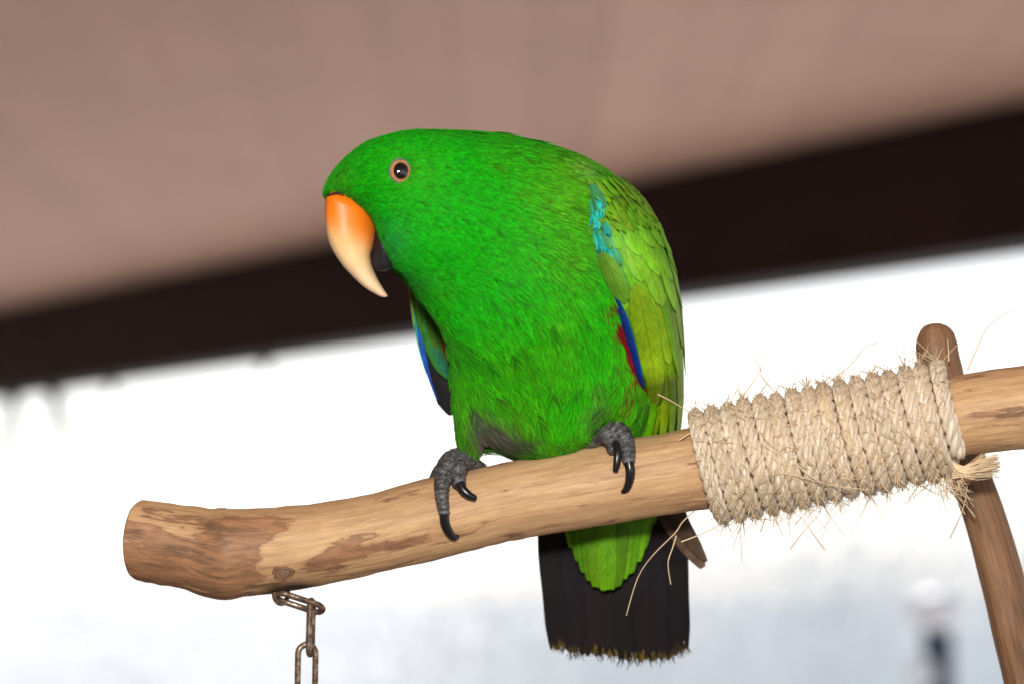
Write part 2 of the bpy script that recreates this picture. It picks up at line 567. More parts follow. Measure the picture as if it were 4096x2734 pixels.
# lamp post far behind
base = far(3755, 2734, 9.0); base[2] = -0.15
lp = empty('lamp_post', base, 'blurred slate grey garden post with a white rounded cap below the stick', 'post')
zt = far(3755, 2520, 9.0)[2]
a = np.linspace(0, 2 * np.pi, 20, endpoint=False)


def lathe(cx, cy, prof, nv=20):
    a = np.linspace(0, 2 * np.pi, nv, endpoint=False)
    V = np.array([[cx + r * math.cos(t), cy + r * math.sin(t), z] for r, z in prof for t in a])
    f = [tuple(q) for q in grid_faces(len(prof), nv, True)]
    f.append(tuple(range(nv))[::-1]); f.append(tuple(range((len(prof) - 1) * nv, len(prof) * nv)))
    return V, f


V, f = lathe(base[0], base[1], [(0.075, -0.15), (0.07, 0.0), (0.058, 0.03), (0.056, zt - 0.03), (0.06, zt - 0.01), (0.06, zt)])
mesh_obj('post', V, f, M['post'], lp)
V, f = lathe(base[0], base[1], [(0.05, zt + 0.001)] + [(0.115 * math.cos(t), zt + 0.075 + 0.075 * math.sin(t)) for t in np.linspace(-1.1, 1.5, 10)])
mesh_obj('cap', V, f, M['globe'], lp)
b2 = far(3690, 2690, 8.9)
V, f = lathe(b2[0], b2[1], [(0.05 * math.cos(t), b2[2] + 0.055 * math.sin(t)) for t in np.linspace(-1.5, 1.5, 10)])
mesh_obj('side_knob', V, f, M['globe'], lp)

# dry tendrils hanging from the beam
vine_spec = [([(60, 1570), (50, 1650), (30, 1760), (5, 1900)], 17, 'longest dry tendril hanging from the far end of the beam'),
             ([(215, 1540), (222, 1610), (240, 1690), (262, 1770)], 20, 'stout dry tendril hanging from the beam beside the longest one'),
             ([(445, 1500), (448, 1530), (446, 1580)], 20, 'short dry stub hanging from the beam between the tendrils and the single leaf'),
             ([(1060, 1405), (1062, 1440), (1058, 1490)], 22, 'single short dry leaf tip hanging alone from the beam')]
for pts, wpx, lab in vine_spec:
    # distance: just under the beam's face
    q = np.array(pts[0], float)
    dirv = FWD + (q[0] - WPX / 2) / FPX * RIGHT
    # solve for horizontal crossing with the beam line (its middle)
    mid = bp0 + BN * 0.08
    A = np.array([[dirv[0], -BD[0]], [dirv[1], -BD[1]]])
    t = np.linalg.solve(A, (mid - CAM)[:2])[0]
    cp = interp_pts([far(x, y, t) for x, y in pts], 10)
    cp = np.vstack([cp[0] + np.array([0, 0, 0.05]), cp])
    R = 1.7 * np.concatenate([[wpx], np.linspace(wpx, wpx * 0.45, 10)]) / FPX * t
    V, f = tube(cp, R, 8)
    c_ = cp.mean(0)
    o = mesh_obj('hanging_tendril', V, f, M['vine'])
    tag(o, lab, 'tendril')

# ------------------------------------------------------------------ the perch branch
ptop = np.array([(480, 1996), (554, 1998), (719, 2017), (932, 2028), (1091, 2027), (1251, 2013), (1400, 1986), (1511, 1964), (1728, 1905), (2000, 1850),
                 (2323, 1784), (2650, 1731), (2764, 1709), (3300, 1606), (3862, 1495), (4096, 1461), (4400, 1420)], float)
pbot = np.array([(480, 2318), (536, 2326), (666, 2341), (772, 2360), (825, 2386), (900, 2404), (974, 2384), (1097, 2372), (1198, 2358), (1426, 2311), (1724, 2246),
                 (2000, 2171), (2169, 2138), (2416, 2098), (2612, 2068), (2824, 2037), (3400, 1918), (3889, 1816), (4096, 1794), (4400, 1750)], float)


def perch_at(x):
    t = np.interp(x, ptop[:, 0], ptop[:, 1]); b_ = np.interp(x, pbot[:, 0], pbot[:, 1])
    return t, b_


xs = np.linspace(500, 4400, 420)
pt, pb = perch_at(xs)
kern = np.hanning(11); kern /= kern.sum()
pad = lambda a: np.convolve(np.concatenate([np.full(5, a[0]), a, np.full(5, a[-1])]), kern, 'valid')
pt, pb = pad(pt), pad(pb)
pyc, prh = (pt + pb) / 2, (pb - pt) / 2
pslope = np.gradient(pyc, xs)
prad = prh * np.cos(np.arctan(pslope))
PW = lambda x: (2100 - np.asarray(x, float)) * 0.06
PYC = lambda x: np.interp(x, xs, pyc)
PR = lambda x: np.interp(x, xs, prad)
axis = np.stack([xs, pyc, PW(xs)], 1)
NV = 120
T, N_, B_ = frames(axis)
N_ = np.zeros_like(T); N_[:, 0] = -T[:, 1]; N_[:, 1] = T[:, 0]; N_[:, 2] = 0      # towards +y (down)
N_ /= np.linalg.norm(N_, axis=1)[:, None]
B_ = np.cross(T, N_)
ang = np.linspace(0, 2 * np.pi, NV, endpoint=False)
al = np.cumsum(np.r_[0, np.linalg.norm(np.diff(axis, axis=0), axis=1)])
# uneven surface: shallow lumps that run along the grain
an3 = np.stack(np.broadcast_arrays(al[:, None] / 130, np.cos(ang)[None] * 1.6 + 5, np.sin(ang)[None] * 1.6 + 5), -1)
an4 = np.stack(np.broadcast_arrays(al[:, None] / 45, np.cos(ang)[None] * 4 + 9, np.sin(ang)[None] * 4 + 9), -1)
Rr = prad[:, None] * (1 + 0.05 * (vnoise(an3) - 0.5)) + 3.0 * (vnoise(an4) - 0.5)
Vp = axis[:, None] + Rr[..., None] * (np.cos(ang)[None, :, None] * N_[:, None] + np.sin(ang)[None, :, None] * B_[:, None])
# oblique sawn end: shear the first rings so the near rim reaches further left
sh_ = np.clip((760 - xs) / 260, 0, 1)[:, None]
Vp[:, :, 0] += sh_ * (0.34 * (Vp[:, :, 2] - axis[:, None, 2]) + 62 - 0.10 * (Vp[:, :, 1] - axis[:, None, 1]) * 0)
Vp[0:1, :, :] = Vp[0:1] * 1.0
Vp = Vp.reshape(-1, 3)
px_, py_ = Vp[:, 0], Vp[:, 1]


def blob(cx, cy, rx, ry, rot=0.0):
    c, s = math.cos(rot), math.sin(rot)
    dx, dy = px_ - cx, py_ - cy
    return np.exp(-(((dx * c + dy * s) / rx) ** 2 + ((-dx * s + dy * c) / ry) ** 2) * 1.2)


front = (Vp[:, 2] < np.repeat(axis[:, 2], NV) + 60).astype(float)
patch = 0.10 + 0.26 * np.clip((1180 - px_) / 200, 0, 1) * np.clip((py_ - 2050) / 60, 0, 1) + 0.5 * blob(900, 2380, 130, 50) + 0.75 * blob(850, 2240, 260, 110) + 0.55 * blob(620, 2280, 150, 80) + 0.6 * blob(980, 2120, 170, 70, -0.1) + 0.5 * blob(1080, 2060, 110, 50, -0.5) \
    + 0.85 * blob(1370, 2210, 190, 60, -0.25) + 0.5 * blob(1640, 2165, 130, 25, -0.23) + 0.35 * blob(2100, 2120, 260, 25, -0.2) + 0.42 * blob(560, 2120, 120, 60) \
    - 0.9 * blob(1120, 2210, 75, 60, -0.5) - 0.35 * blob(1280, 2090, 160, 45, -0.3) + 0.5 * blob(4000, 1640, 160, 40, -0.2) + 0.3 * blob(1350, 2330, 300, 18, -0.2)
patch = np.clip(patch, 0, 1)
stain = np.clip(1.5 * blob(1160, 2366, 130, 40, -0.14), 0, 1) * 0.95
uvp = np.stack(np.broadcast_arrays(al[:, None] * 0.0908, ang[None] * 15.0), -1).reshape(-1, 2).astype(float)
fp = grid_faces(len(xs), NV, True)
perch = empty('perch_branch', P([(2048, PYC(2048) + PR(2048), PW(2048))])[0],
              'peeled pale brown branch with a sawn knobbly end that the parrot stands on', 'perch')
mesh_obj('branch', P(Vp), fp, M['perch'], perch, uv=uvp, attrs={'patch': patch, 'stain': stain})
# sawn end face with a rounded rim
ring = Vp[:NV]; c0 = ring.mean(0)
rows = []
for k, (fr, dx) in enumerate([(1.0, 0), (0.97, -7), (0.9, -11), (0.5, -12), (0.02, -12)]):
    rows.append(c0 + (ring - c0) * fr + np.array([dx, 0, -dx * -0.3]))
Ve = np.vstack(rows)
mesh_obj('sawn_end', P(Ve), grid_faces(len(rows), NV, True)[:, ::-1].copy(), M['cut_wood'], perch)
# knot
kc = np.array([1131, 2290.0]); dy = kc[1] - PYC(kc[0]); R0 = PR(kc[0])
kn = np.array([0, dy / R0, -math.sqrt(max(0.05, 1 - (dy / R0) ** 2))]); kn /= np.linalg.norm(kn)
kx = np.array([1.0, -0.15, 0]); kx -= kn * kx.dot(kn); kx /= np.linalg.norm(kx); ky = np.cross(kn, kx)
kp = np.array([kc[0], PYC(kc[0]), PW(kc[0])]) + kn * R0
prof = [(60, -10), (46, -4), (38, 3), (34, 7), (30, 6), (27, 1), (20, 3), (12, 3), (4, 5), (0.5, 4)]
kv = []
for r_, h_ in prof:
    for t_ in np.linspace(0, 2 * np.pi, 28, endpoint=False):
        q = r_ * (1 + 0.1 * math.sin(3 * t_ + 1) + 0.05 * math.sin(7 * t_))
        kv.append(kp + kx * q * 1.1 * math.cos(t_) + ky * q * 0.8 * math.sin(t_) + kn * (h_ + rng.normal(0, 0.8)))
kv = np.array(kv)
kcol = np.repeat([lin(190, 148, 104), lin(178, 136, 94), lin(92, 62, 46), lin(150, 112, 82), lin(126, 92, 68), lin(74, 50, 40), lin(150, 118, 94), lin(112, 84, 66), lin(158, 128, 104), lin(96, 70, 56)], 28, axis=0)
kcol = kcol * rng.uniform(0.8, 1.15, (len(kcol), 1))
M['knot'] = col_mat('branch_knot', 0.65, 0.2)
mesh_obj('knot', P(kv), grid_faces(len(prof), 28, True), M['knot'], perch, col=kcol)

# ------------------------------------------------------------------ the upright stick behind
stc = interp_pts([(3738, 1292, 0), (3742, 1340, 0), (3757, 1450, 0), (3800, 1650, 0), (3880, 1900, 0), (3950, 2100, 0), (4012, 2320, 0), (4062, 2530, 0), (4108, 2734, 0), (4160, 3000, 0)], 260)
stc[:, 2] = PW(3830) + 265
hw = np.interp(stc[:, 1], [1292, 1295, 1302, 1316, 1340, 1380, 1480, 1700, 1950, 2200, 2500, 3000], [8, 26, 44, 60, 74, 84, 90, 86, 84, 88, 92, 92])
sv, sf = tube(stc, 1.0, 40, False)
nvs = 40
sa = np.linspace(0, 2 * np.pi, nvs, endpoint=False)
an5 = np.stack(np.broadcast_arrays(np.linspace(0, 14, 260)[:, None], np.cos(sa)[None] * 2 + 5, np.sin(sa)[None] * 2 + 5), -1)
sR = hw[:, None] * (1 + 0.07 * (vnoise(an5) - 0.5))
Ts, Ns, Bs = frames(stc)
Vs = stc[:, None] + sR[..., None] * (np.cos(sa)[None, :, None] * Ns[:, None] + np.sin(sa)[None, :, None] * Bs[:, None])
Vs = Vs.reshape(-1, 3)
sl = np.cumsum(np.r_[0, np.linalg.norm(np.diff(stc, axis=0), axis=1)])
uvs = np.stack(np.broadcast_arrays(sl[:, None] * 0.0908 + 300, sa[None] * 8.0), -1).reshape(-1, 2).astype(float)
sfaces = [tuple(q) for q in grid_faces(260, nvs, True)] + [tuple(range(nvs))[::-1], tuple(range(259 * nvs, 260 * nvs))]
st = mesh_obj('upright_stick', P(Vs), sfaces, M['stick'], uv=uvs)
tag(st, 'curved brown upright stick with rounded top crossing behind the rope-wrapped perch', 'stick')

# ------------------------------------------------------------------ sisal rope around the perch
rope = empty('sisal_rope', P([(3300, PYC(3300) + PR(3300) + 70, PW(3300))])[0], 'pale frayed sisal rope wound tightly around the perch', 'rope')
TURNS, RR = 15.625, 39.0
X0, X1 = 2806, 3815
nseg = int(TURNS * 56)
th = np.linspace(0, TURNS * 2 * np.pi, nseg)


def perch_frame(x):
    i = np.clip(np.searchsorted(xs, x), 1, len(xs) - 1)
    return np.stack([x, np.interp(x, xs, pyc), PW(x)], -1), T[i], N_[i], B_[i]


xr = X0 + (X1 - X0) * th / th[-1]
wob = 7 * (vnoise(np.stack([th * 0.35, th * 0 + 2, th * 0 + 1], -1)) - 0.5)
ctr, Tt, Nn, Bb = perch_frame(xr + wob)
lump = 8 * (vnoise(np.stack([th * 0.8, th * 0 + 7, th * 0 + 3], -1)) - 0.5)
rho = np.interp(xr, xs, prad) + RR * 0.95 + lump * 1.2 + np.interp(xr, [2800, 3600, 3800], [0, 2, 10])
ph0 = math.pi / 2
rc = ctr + rho[:, None] * (np.cos(th + ph0)[:, None] * Nn + np.sin(th + ph0)[:, None] * Bb)
# loose start hanging off the underside at the left, and a short end at the right
rT = np.gradient(rc, axis=0); rT /= np.linalg.norm(rT, axis=1)[:, None]
rN = np.cos(th + ph0)[:, None] * Nn + np.sin(th + ph0)[:, None] * Bb
rN -= rT * (rN * rT).sum(1)[:, None]; rN /= np.linalg.norm(rN, axis=1)[:, None]
rB = np.cross(rT, rN)
rl = np.cumsum(np.r_[0, np.linalg.norm(np.diff(rc, axis=0), axis=1)])
tw = rl / 166.0 * 2 * np.pi + 1.6 * (vnoise(np.stack([rl / 260, rl * 0 + 4, rl * 0 + 9], -1)) - 0.5)
rope_pts, rope_nrm = rc, rN
for k in range(3):
    a_ = tw + k * 2 * np.pi / 3
    sr = RR * 0.56
    off = RR * 0.50
    sc = rc + off * (np.cos(a_)[:, None] * rN + 0.86 * np.sin(a_)[:, None] * rB)
    nv = 12
    va = np.linspace(0, 2 * np.pi, nv, endpoint=False)
    lobes = sr * (1 + 0.10 * (vnoise(np.stack(np.broadcast_arrays(rl[:, None] / 60, np.cos(va)[None] * 2 + k * 7, np.sin(va)[None] * 2 + 3), -1)) - 0.5))
    sT = np.gradient(sc, axis=0); sT /= np.linalg.norm(sT, axis=1)[:, None]
    e1 = rN - sT * (rN * sT).sum(1)[:, None]; e1 /= np.linalg.norm(e1, axis=1)[:, None]
    e2 = np.cross(sT, e1)
    Vk = sc[:, None] + lobes[..., None] * (np.cos(va)[None, :, None] * e1[:, None] + 0.90 * np.sin(va)[None, :, None] * e2[:, None])
    # fibre direction spirals the other way: shear uv
    u_ = rl * 0.0908
    uvk = np.stack(np.broadcast_arrays(u_[:, None], va[None] * 2.0 + u_[:, None] * 0.55 + k * 40), -1).reshape(-1, 2).astype(float)
    fk = [tuple(q) for q in grid_faces(nseg, nv, True)] + [tuple(range(nv))[::-1], tuple(range((nseg - 1) * nv, nseg * nv))]
    mesh_obj('strand', P(Vk.reshape(-1, 3)), fk, M['sisal'], rope, uv=uvk)


def fibre(pts, r0=1.6, r1=0.7, n_=9):
    c = interp_pts(pts, n_)
    return tube(c, np.linspace(r0, r1, n_), 4, False)


fib = []
rf = random.Random(11)
for k in range(1500):
    i = rf.randrange(8, nseg - 8)
    nrm, tan = rope_nrm[i], rT[i]
    p0 = rope_pts[i] + nrm * RR * 0.9
    long_ = rf.random() < 0.16
    ln = rf.uniform(70, 190) if long_ else rf.uniform(18, 75)
    side = np.cross(nrm, tan)
    d = nrm * rf.uniform(0.25, 1.0) + tan * rf.uniform(-1, 1) * 0.9 + side * rf.uniform(-1, 1) * 0.8
    d /= np.linalg.norm(d)
    bend = (tan * rf.uniform(-1, 1) + side * rf.uniform(-1, 1) + np.array([0, rf.uniform(-.2, .5), 0])) * ln * rf.uniform(0.05, 0.4)
    p1 = p0 + d * ln * 0.5 + bend * 0.35
    p2 = p0 + d * ln + bend
    fib.append(fibre([p0 - d * 12, p0, p1, p2], rf.uniform(1.3, 2.4), 1.0, 7))
for k in range(700):                                            # fibres lying along the rope surface
    i = rf.randrange(8, nseg - 30)
    j = i + rf.randrange(8, 22)
    m_ = (i + j) // 2
    off = [rf.uniform(-26, 26) for _ in range(3)]
    q = [rope_pts[a_] + rope_nrm[a_] * (RR + h_) + rB[a_] * o_ for a_, h_, o_ in ((i, -2, off[0]), (m_, rf.uniform(4, 12), off[1]), (j, rf.uniform(0, 8), off[2]))]
    fib.append(fibre(q, 1.4, 0.8, 8))
V, f = merge(fib)
mesh_obj('loose_fibres', P(V), f, M['fibre'], rope, kind='stuff')
W0 = PW(3300)
long_f = [[(3870, 1480, -60), (3905, 1400, -70), (3950, 1310, -80), (4000, 1270, -90), (4052, 1238, -100)],
          [(3300, 1540, -40), (3400, 1460, -40), (3460, 1390, -30), (3520, 1368, -20)],
          [(2960, 1590, -60), (3010, 1530, -80), (3070, 1415, -90)],
          [(3110, 1575, -60), (3050, 1510, -60), (3040, 1470, -60), (3012, 1408, -60)],
          [(3180, 2095, -80), (3240, 2030, -130)], [(3160, 2195, -60), (3210, 2130, -90), (3270, 2060, -100)],
          [(3300, 2198, -60), (3250, 2130, -90), (3210, 2070, -100)], [(3042, 2125, -80), (3063, 2068, -110)],
          [(3160, 1835, -270), (3260, 1915, -290), (3340, 1940, -280), (3480, 1958, -250)],
          [(3085, 1690, -250), (3180, 1702, -275), (3270, 1722, -275)], [(3075, 1885, -270), (3180, 1900, -285), (3300, 1935, -280)],
          [(3800, 2150, -60), (3850, 2040, -80), (3870, 1940, -100)], [(3900, 2065, -60), (3850, 2000, -80), (3820, 1960, -90)],
          [(3860, 2055, -50), (3830, 2000, -70), (3810, 1965, -80)],
          [(2780, 2040, -90), (2730, 2085, -70), (2700, 2130, -60), (2610, 2220, -30), (2550, 2310, -10), (2505, 2460, 0)],
          [(2705, 2140, -60), (2690, 2190, -50), (2672, 2250, -50), (2683, 2335, -50)], [(2725, 2165, -60), (2790, 2140, -70), (2860, 2110, -90)],
          [(2715, 1760, -170), (2760, 1730, -180), (2800, 1705, -190)],
          [(2630, 1575, -330), (2680, 1600, -290), (2740, 1635, -230), (2800, 1665, -190)],
          [(3795, 1445, -30), (3794, 1400, -20), (3790, 1355, -10)]]
for q in long_f:
    V, f = fibre(q, 3.0, 1.8, 16)
    mesh_obj('long_fibre', P(V), f, M['fibre'], rope)
# frayed end on the right
fr = []
base_c = np.array([3855, 1885, PW(3855) - 190.0])
for k in range(230):
    a_, r_ = rf.uniform(0, 6.28), 26 * math.sqrt(rf.random())
    o_ = np.array([0, math.cos(a_) * r_, math.sin(a_) * r_])
    e_ = np.array([rf.uniform(70, 150), -28 + o_[1] * 0.9 + rf.gauss(0, 9), o_[2] * 1.3 + 60 + rf.gauss(0, 8)])
    s_ = base_c + o_ * 0.9
    fr.append(fibre([s_ - np.array([45, rf.uniform(-5, 30), 0]), s_, s_ + e_ * 0.5 + np.array([0, rf.gauss(0, 4), 0]), s_ + e_], 2.3, 1.2, 7))
for k in range(60):
    s_ = np.array([rf.uniform(3760, 3850), rf.uniform(1915, 1975), PW(3830) - rf.uniform(90, 200)])
    d = np.array([rf.uniform(-20, 70), rf.uniform(-10, 60), rf.uniform(-30, 30)])
    fr.append(fibre([s_ - d * 0.4, s_, s_ + d * 0.5 + np.array([0, rf.gauss(0, 8), 0]), s_ + d], 1.6, 0.8, 6))
V, f = merge(fr)
mesh_obj('frayed_end', P(V), f, M['fibre'], rope, kind='stuff')

# ------------------------------------------------------------------ chain
chain = empty('chain', P([(1228, 2990, PW(1200))])[0], 'rusty steel chain hanging under the knotted end of the perch', 'chain')
WC = PW(1190)


def link(c, ax, side, L, Wd, r):
    c, ax, side = (np.asarray(v, float) for v in (c, ax, side))
    ax /= np.linalg.norm(ax); side = side - ax * side.dot(ax); side /= np.linalg.norm(side)
    hr = Wd / 2 - r; hl = L / 2 - Wd / 2
    pts = []
    for t in np.linspace(-math.pi / 2, math.pi / 2, 14): pts.append(c + ax * (hl + hr * math.cos(t)) + side * hr * math.sin(t))
    for t in np.linspace(math.pi / 2, 3 * math.pi / 2, 14): pts.append(c + ax * (-hl + hr * math.cos(t)) + side * hr * math.sin(t))
    C = np.array(pts)
    n_ = len(C)
    Tn = np.roll(C, -1, 0) - np.roll(C, 1, 0); Tn /= np.linalg.norm(Tn, axis=1)[:, None]
    nrm = np.cross(ax, side)
    e2 = np.cross(Tn, nrm)
    va = np.linspace(0, 2 * np.pi, 12, endpoint=False)
    rr = np.full(n_, r) ; rr[n_ * 3 // 4] *= 1.16; rr[n_ * 3 // 4 - 1] *= 1.08
    V = C[:, None] + rr[:, None, None] * (np.cos(va)[None, :, None] * nrm + np.sin(va)[None, :, None] * e2[:, None])
    i = np.arange(n_)[:, None]; j = np.arange(12)[None]
    f = np.stack([i * 12 + j, i * 12 + (j + 1) % 12, ((i + 1) % n_) * 12 + (j + 1) % 12, ((i + 1) % n_) * 12 + j], -1).reshape(-1, 4)
    return V.reshape(-1, 3), f


for args in [((1198, 2408, WC), (190, 62, 10), (-14, 30, 62), 218, 92, 12.5),
             ((1243, 2508, WC - 5), (-6, 226, 0), (12, 0, 60), 240, 92, 12.5),
             ((1226, 2688, WC - 5), (-4, 226, 0), (60, 0, 10), 248, 96, 12.5),
             ((1221, 2868, WC - 5), (0, 226, 0), (12, 0, 60), 240, 92, 12.5)]:
    V, f = link(*args)
    mesh_obj('link', P(V), f, M['chain'], chain)
stp = interp_pts([(1098, 2345, WC - 20), (1098, 2385, WC - 22), (1112, 2408, WC - 5), (1135, 2410, WC + 20), (1150, 2385, WC + 35), (1150, 2340, WC + 35)], 20)
V, f = tube(stp, 10, 10)
mesh_obj('staple', P(V), f, M['chain'], chain)


# ------------------------------------------------------------------ implicit surfaces
def surface_nets(Fv, o, h):
    nx, ny, nz = Fv.shape
    neg = Fv < 0
    acc = np.zeros((nx - 1, ny - 1, nz - 1, 3)); cnt = np.zeros((nx - 1, ny - 1, nz - 1))
    sl = lambda d, n_: slice(d, n_ - 1 + d)
    for ax in range(3):
        o1, o2 = [a for a in range(3) if a != ax]
        for d1 in (0, 1):
            for d2 in (0, 1):
                s0 = [None] * 3; s1 = [None] * 3
                for a, d in ((ax, 0), (o1, d1), (o2, d2)): s0[a] = sl(d, Fv.shape[a])
                for a, d in ((ax, 1), (o1, d1), (o2, d2)): s1[a] = sl(d, Fv.shape[a])
                f0, f1 = Fv[tuple(s0)], Fv[tuple(s1)]
                cr = neg[tuple(s0)] != neg[tuple(s1)]
                t = np.where(cr, f0 / np.where(cr, f0 - f1, 1), 0)
                acc[..., ax] += np.where(cr, t, 0)
                acc[..., o1] += np.where(cr, d1, 0)
                acc[..., o2] += np.where(cr, d2, 0)
                cnt += cr
    act = cnt > 0
    idx = -np.ones(act.shape, int)
    idx[act] = np.arange(act.sum())
    ijk = np.argwhere(act)
    V = (ijk + acc[act] / cnt[act][:, None]) * h + np.asarray(o)
    faces = []
    for ax in range(3):
        o1, o2 = (ax + 1) % 3, (ax + 2) % 3
        a = np.take(neg, range(0, Fv.shape[ax] - 1), ax); b_ = np.take(neg, range(1, Fv.shape[ax]), ax)
        e = np.argwhere(a != b_)
        e = e[(e[:, o1] > 0) & (e[:, o2] > 0) & (e[:, o1] < Fv.shape[o1] - 1) & (e[:, o2] < Fv.shape[o2] - 1)]
        ins = a[tuple(e.T)]
        q = []
        for d1, d2 in ((1, 1), (0, 1), (0, 0), (1, 0)):
            c = e.copy(); c[:, o1] -= d1; c[:, o2] -= d2
            q.append(idx[tuple(c.T)])
        q = np.stack(q, 1)
        q[~ins] = q[~ins][:, ::-1]
        faces.append(q)
    return V, np.vstack(faces)


def sd_ell(Pg, c, r, rot=None):
    d = Pg - np.asarray(c, float)
    if rot is not None: d = d @ rot
    r = np.asarray(r, float)
    k0 = np.sqrt(((d / r) ** 2).sum(-1)); k1 = np.sqrt(((d / r ** 2) ** 2).sum(-1)) + 1e-9
    return k0 * (k0 - 1) / k1


def sd_cone(Pg, a, b_, ra, rb):
    a, b_ = np.asarray(a, float), np.asarray(b_, float)
    ab = b_ - a
    t = np.clip(((Pg - a) @ ab) / ab.dot(ab), 0, 1)
    d = np.linalg.norm(Pg - a - t[..., None] * ab, axis=-1)
    return d - (ra + (rb - ra) * t), t


def smin(a, b_, k):
    h = np.maximum(k - np.abs(a - b_), 0) / k
    return np.minimum(a, b_) - h * h * k / 4


def smax(a, b_, k): return -smin(-a, -b_, k)


def rotz(deg):
    c, s = math.cos(math.radians(deg)), math.sin(math.radians(deg))
    return np.array([[c, -s, 0], [s, c, 0], [0, 0, 1]])


def rotx(deg):      # in the (y, depth) plane
    c, s = math.cos(math.radians(deg)), math.sin(math.radians(deg))
    return np.array([[1, 0, 0], [0, c, -s], [0, s, c]])


def poly_sdf(X, Y, poly):
    pts = np.asarray(poly, float)
    d = np.full(X.shape, 1e9); ins = np.zeros(X.shape, bool)
    for i in range(len(pts)):
        a, b_ = pts[i], pts[(i + 1) % len(pts)]
        e = b_ - a
        wx, wy = X - a[0], Y - a[1]
        t = np.clip((wx * e[0] + wy * e[1]) / (e @ e), 0, 1)
        d = np.minimum(d, np.hypot(wx - e[0] * t, wy - e[1] * t))
        c = (a[1] > Y) != (b_[1] > Y)
        xi = a[0] + (Y - a[1]) / (e[1] if abs(e[1]) > 1e-9 else 1e-9) * e[0]
        ins ^= c & (X < xi)
    return np.where(ins, -d, d)


class Grid:
    def __init__(s, lo, hi, h):
        s.lo = np.array(lo, float); s.h = h
        s.n = np.ceil((np.array(hi) - s.lo) / h).astype(int) + 1
        ax = [s.lo[i] + h * np.arange(s.n[i]) for i in range(3)]
        s.P = np.stack(np.meshgrid(*ax, indexing='ij'), -1)
        s.ax = ax

    def sample(s, Fv, p):
        q = (p - s.lo) / s.h
        q = np.clip(q, 0, s.n - 1.001)
        i = q.astype(int); f = q - i
        r = 0
        for dx in (0, 1):
            for dy in (0, 1):
                for dz in (0, 1):
                    w = (f[:, 0] if dx else 1 - f[:, 0]) * (f[:, 1] if dy else 1 - f[:, 1]) * (f[:, 2] if dz else 1 - f[:, 2])
                    r = r + w * Fv[i[:, 0] + dx, i[:, 1] + dy, i[:, 2] + dz]
        return r


# ------------------------------------------------------------------ the parrot
bird = empty('parrot', P([(2150, PYC(2150) - PR(2150), PW(2150) + 20)])[0], 'bright green parrot with an orange hooked bill leaning over the perch', 'parrot')

outline = [(1288, 800), (1283, 765), (1312, 710), (1352, 660), (1402, 612), (1462, 570), (1530, 543), (1600, 521), (1680, 509), (1760, 507), (1850, 513), (1950, 528),
           (2050, 546), (2150, 572), (2250, 600), (2340, 634), (2420, 680), (2500, 745), (2560, 830), (2610, 930), (2645, 1050), (2662, 1200), (2668, 1350), (2655, 1500),
           (2620, 1620), (2575, 1720), (2540, 1762), (2500, 1775), (2380, 1795), (2200, 1826), (2100, 1842), (2030, 1818), (1975, 1792), (1948, 1772), (1938, 1790), (1936, 1835),
           (1905, 1850), (1860, 1838), (1828, 1800), (1826, 1740), (1822, 1650), (1818, 1550), (1812, 1460), (1795, 1380), (1762, 1305), (1705, 1222), (1655, 1158),
           (1612, 1108), (1575, 1082), (1556, 1060), (1538, 1010), (1520, 950), (1505, 905), (1484, 862), (1452, 830), (1404, 806), (1350, 785), (1312, 800), (1300, 840)]
G = Grid((1220, 440, -780), (2760, 1930, 560), 12.0)
Pg = G.P
body = sd_ell(Pg, (1660, 800, -400), (390, 300, 255), rotz(14))
body = smin(body, sd_ell(Pg, (1520, 860, -450), (210, 200, 170)), 120)
body = smin(body, sd_ell(Pg, (2010, 980, -215), (520, 470, 330), rotz(28)), 160)
body = smin(body, sd_ell(Pg, (2190, 1180, -60), (520, 600, 390), rotx(16)), 160)
body = smin(body, sd_ell(Pg, (2190, 1540, 90), (430, 350, 310)), 160)
body = smin(body, sd_ell(Pg, (2330, 1760, 210), (280, 240, 230)), 140)
t1, _ = sd_cone(Pg, (1980, 1450, -110), (1885, 1720, -45), 190, 72)
t2, _ = sd_cone(Pg, (1885, 1700, -45), (1882, 1850, -35), 72, 42)
body = smin(smin(body, t1, 70), t2, 40)
t3, _ = sd_cone(Pg, (2420, 1480, -110), (2440, 1690, -60), 170, 85)
body = smin(body, t3, 70)
# fold between breast and the right thigh, and the flank groove
pol = poly_sdf(Pg[:, :, 0, 0], Pg[:, :, 0, 1], outline) + 4
body = smax(body, np.broadcast_to(pol[:, :, None], body.shape), 70)
# light lumps in the plumage
body = body + 9 * (vnoise(Pg / 95.0) - 0.5) * np.clip((Pg[..., 1] - 900) / 400, 0.15, 1)
ft = np.linalg.norm((Pg - np.array([2440, 1742, -150])) / np.array([1.2, 1.0, 1.3]), axis=-1) - 78
ft = np.minimum(ft, np.linalg.norm(Pg - np.array([2368, 1778, -90]), axis=-1) - 52)
body = smax(body, -ft, 45)
# keep clear of the perch
pd = np.hypot(Pg[..., 1] - np.interp(Pg[..., 0], xs, pyc), Pg[..., 2] - PW(Pg[..., 0])) - np.interp(Pg[..., 0], xs, prad)
body = smax(body, -(pd - 2), 14)
bV, bF = surface_nets(body, G.lo, G.h)
gr = np.stack(np.gradient(body, G.h), -1)


def grad_at(p):
    g = np.stack([G.sample(gr[..., k], p) for k in range(3)], -1)
    return g / (np.linalg.norm(g, axis=1)[:, None] + 1e-9)


def snap(p, it=3):
    for _ in range(it):
        p = p - grad_at(p) * G.sample(body, p)[:, None]
    return p


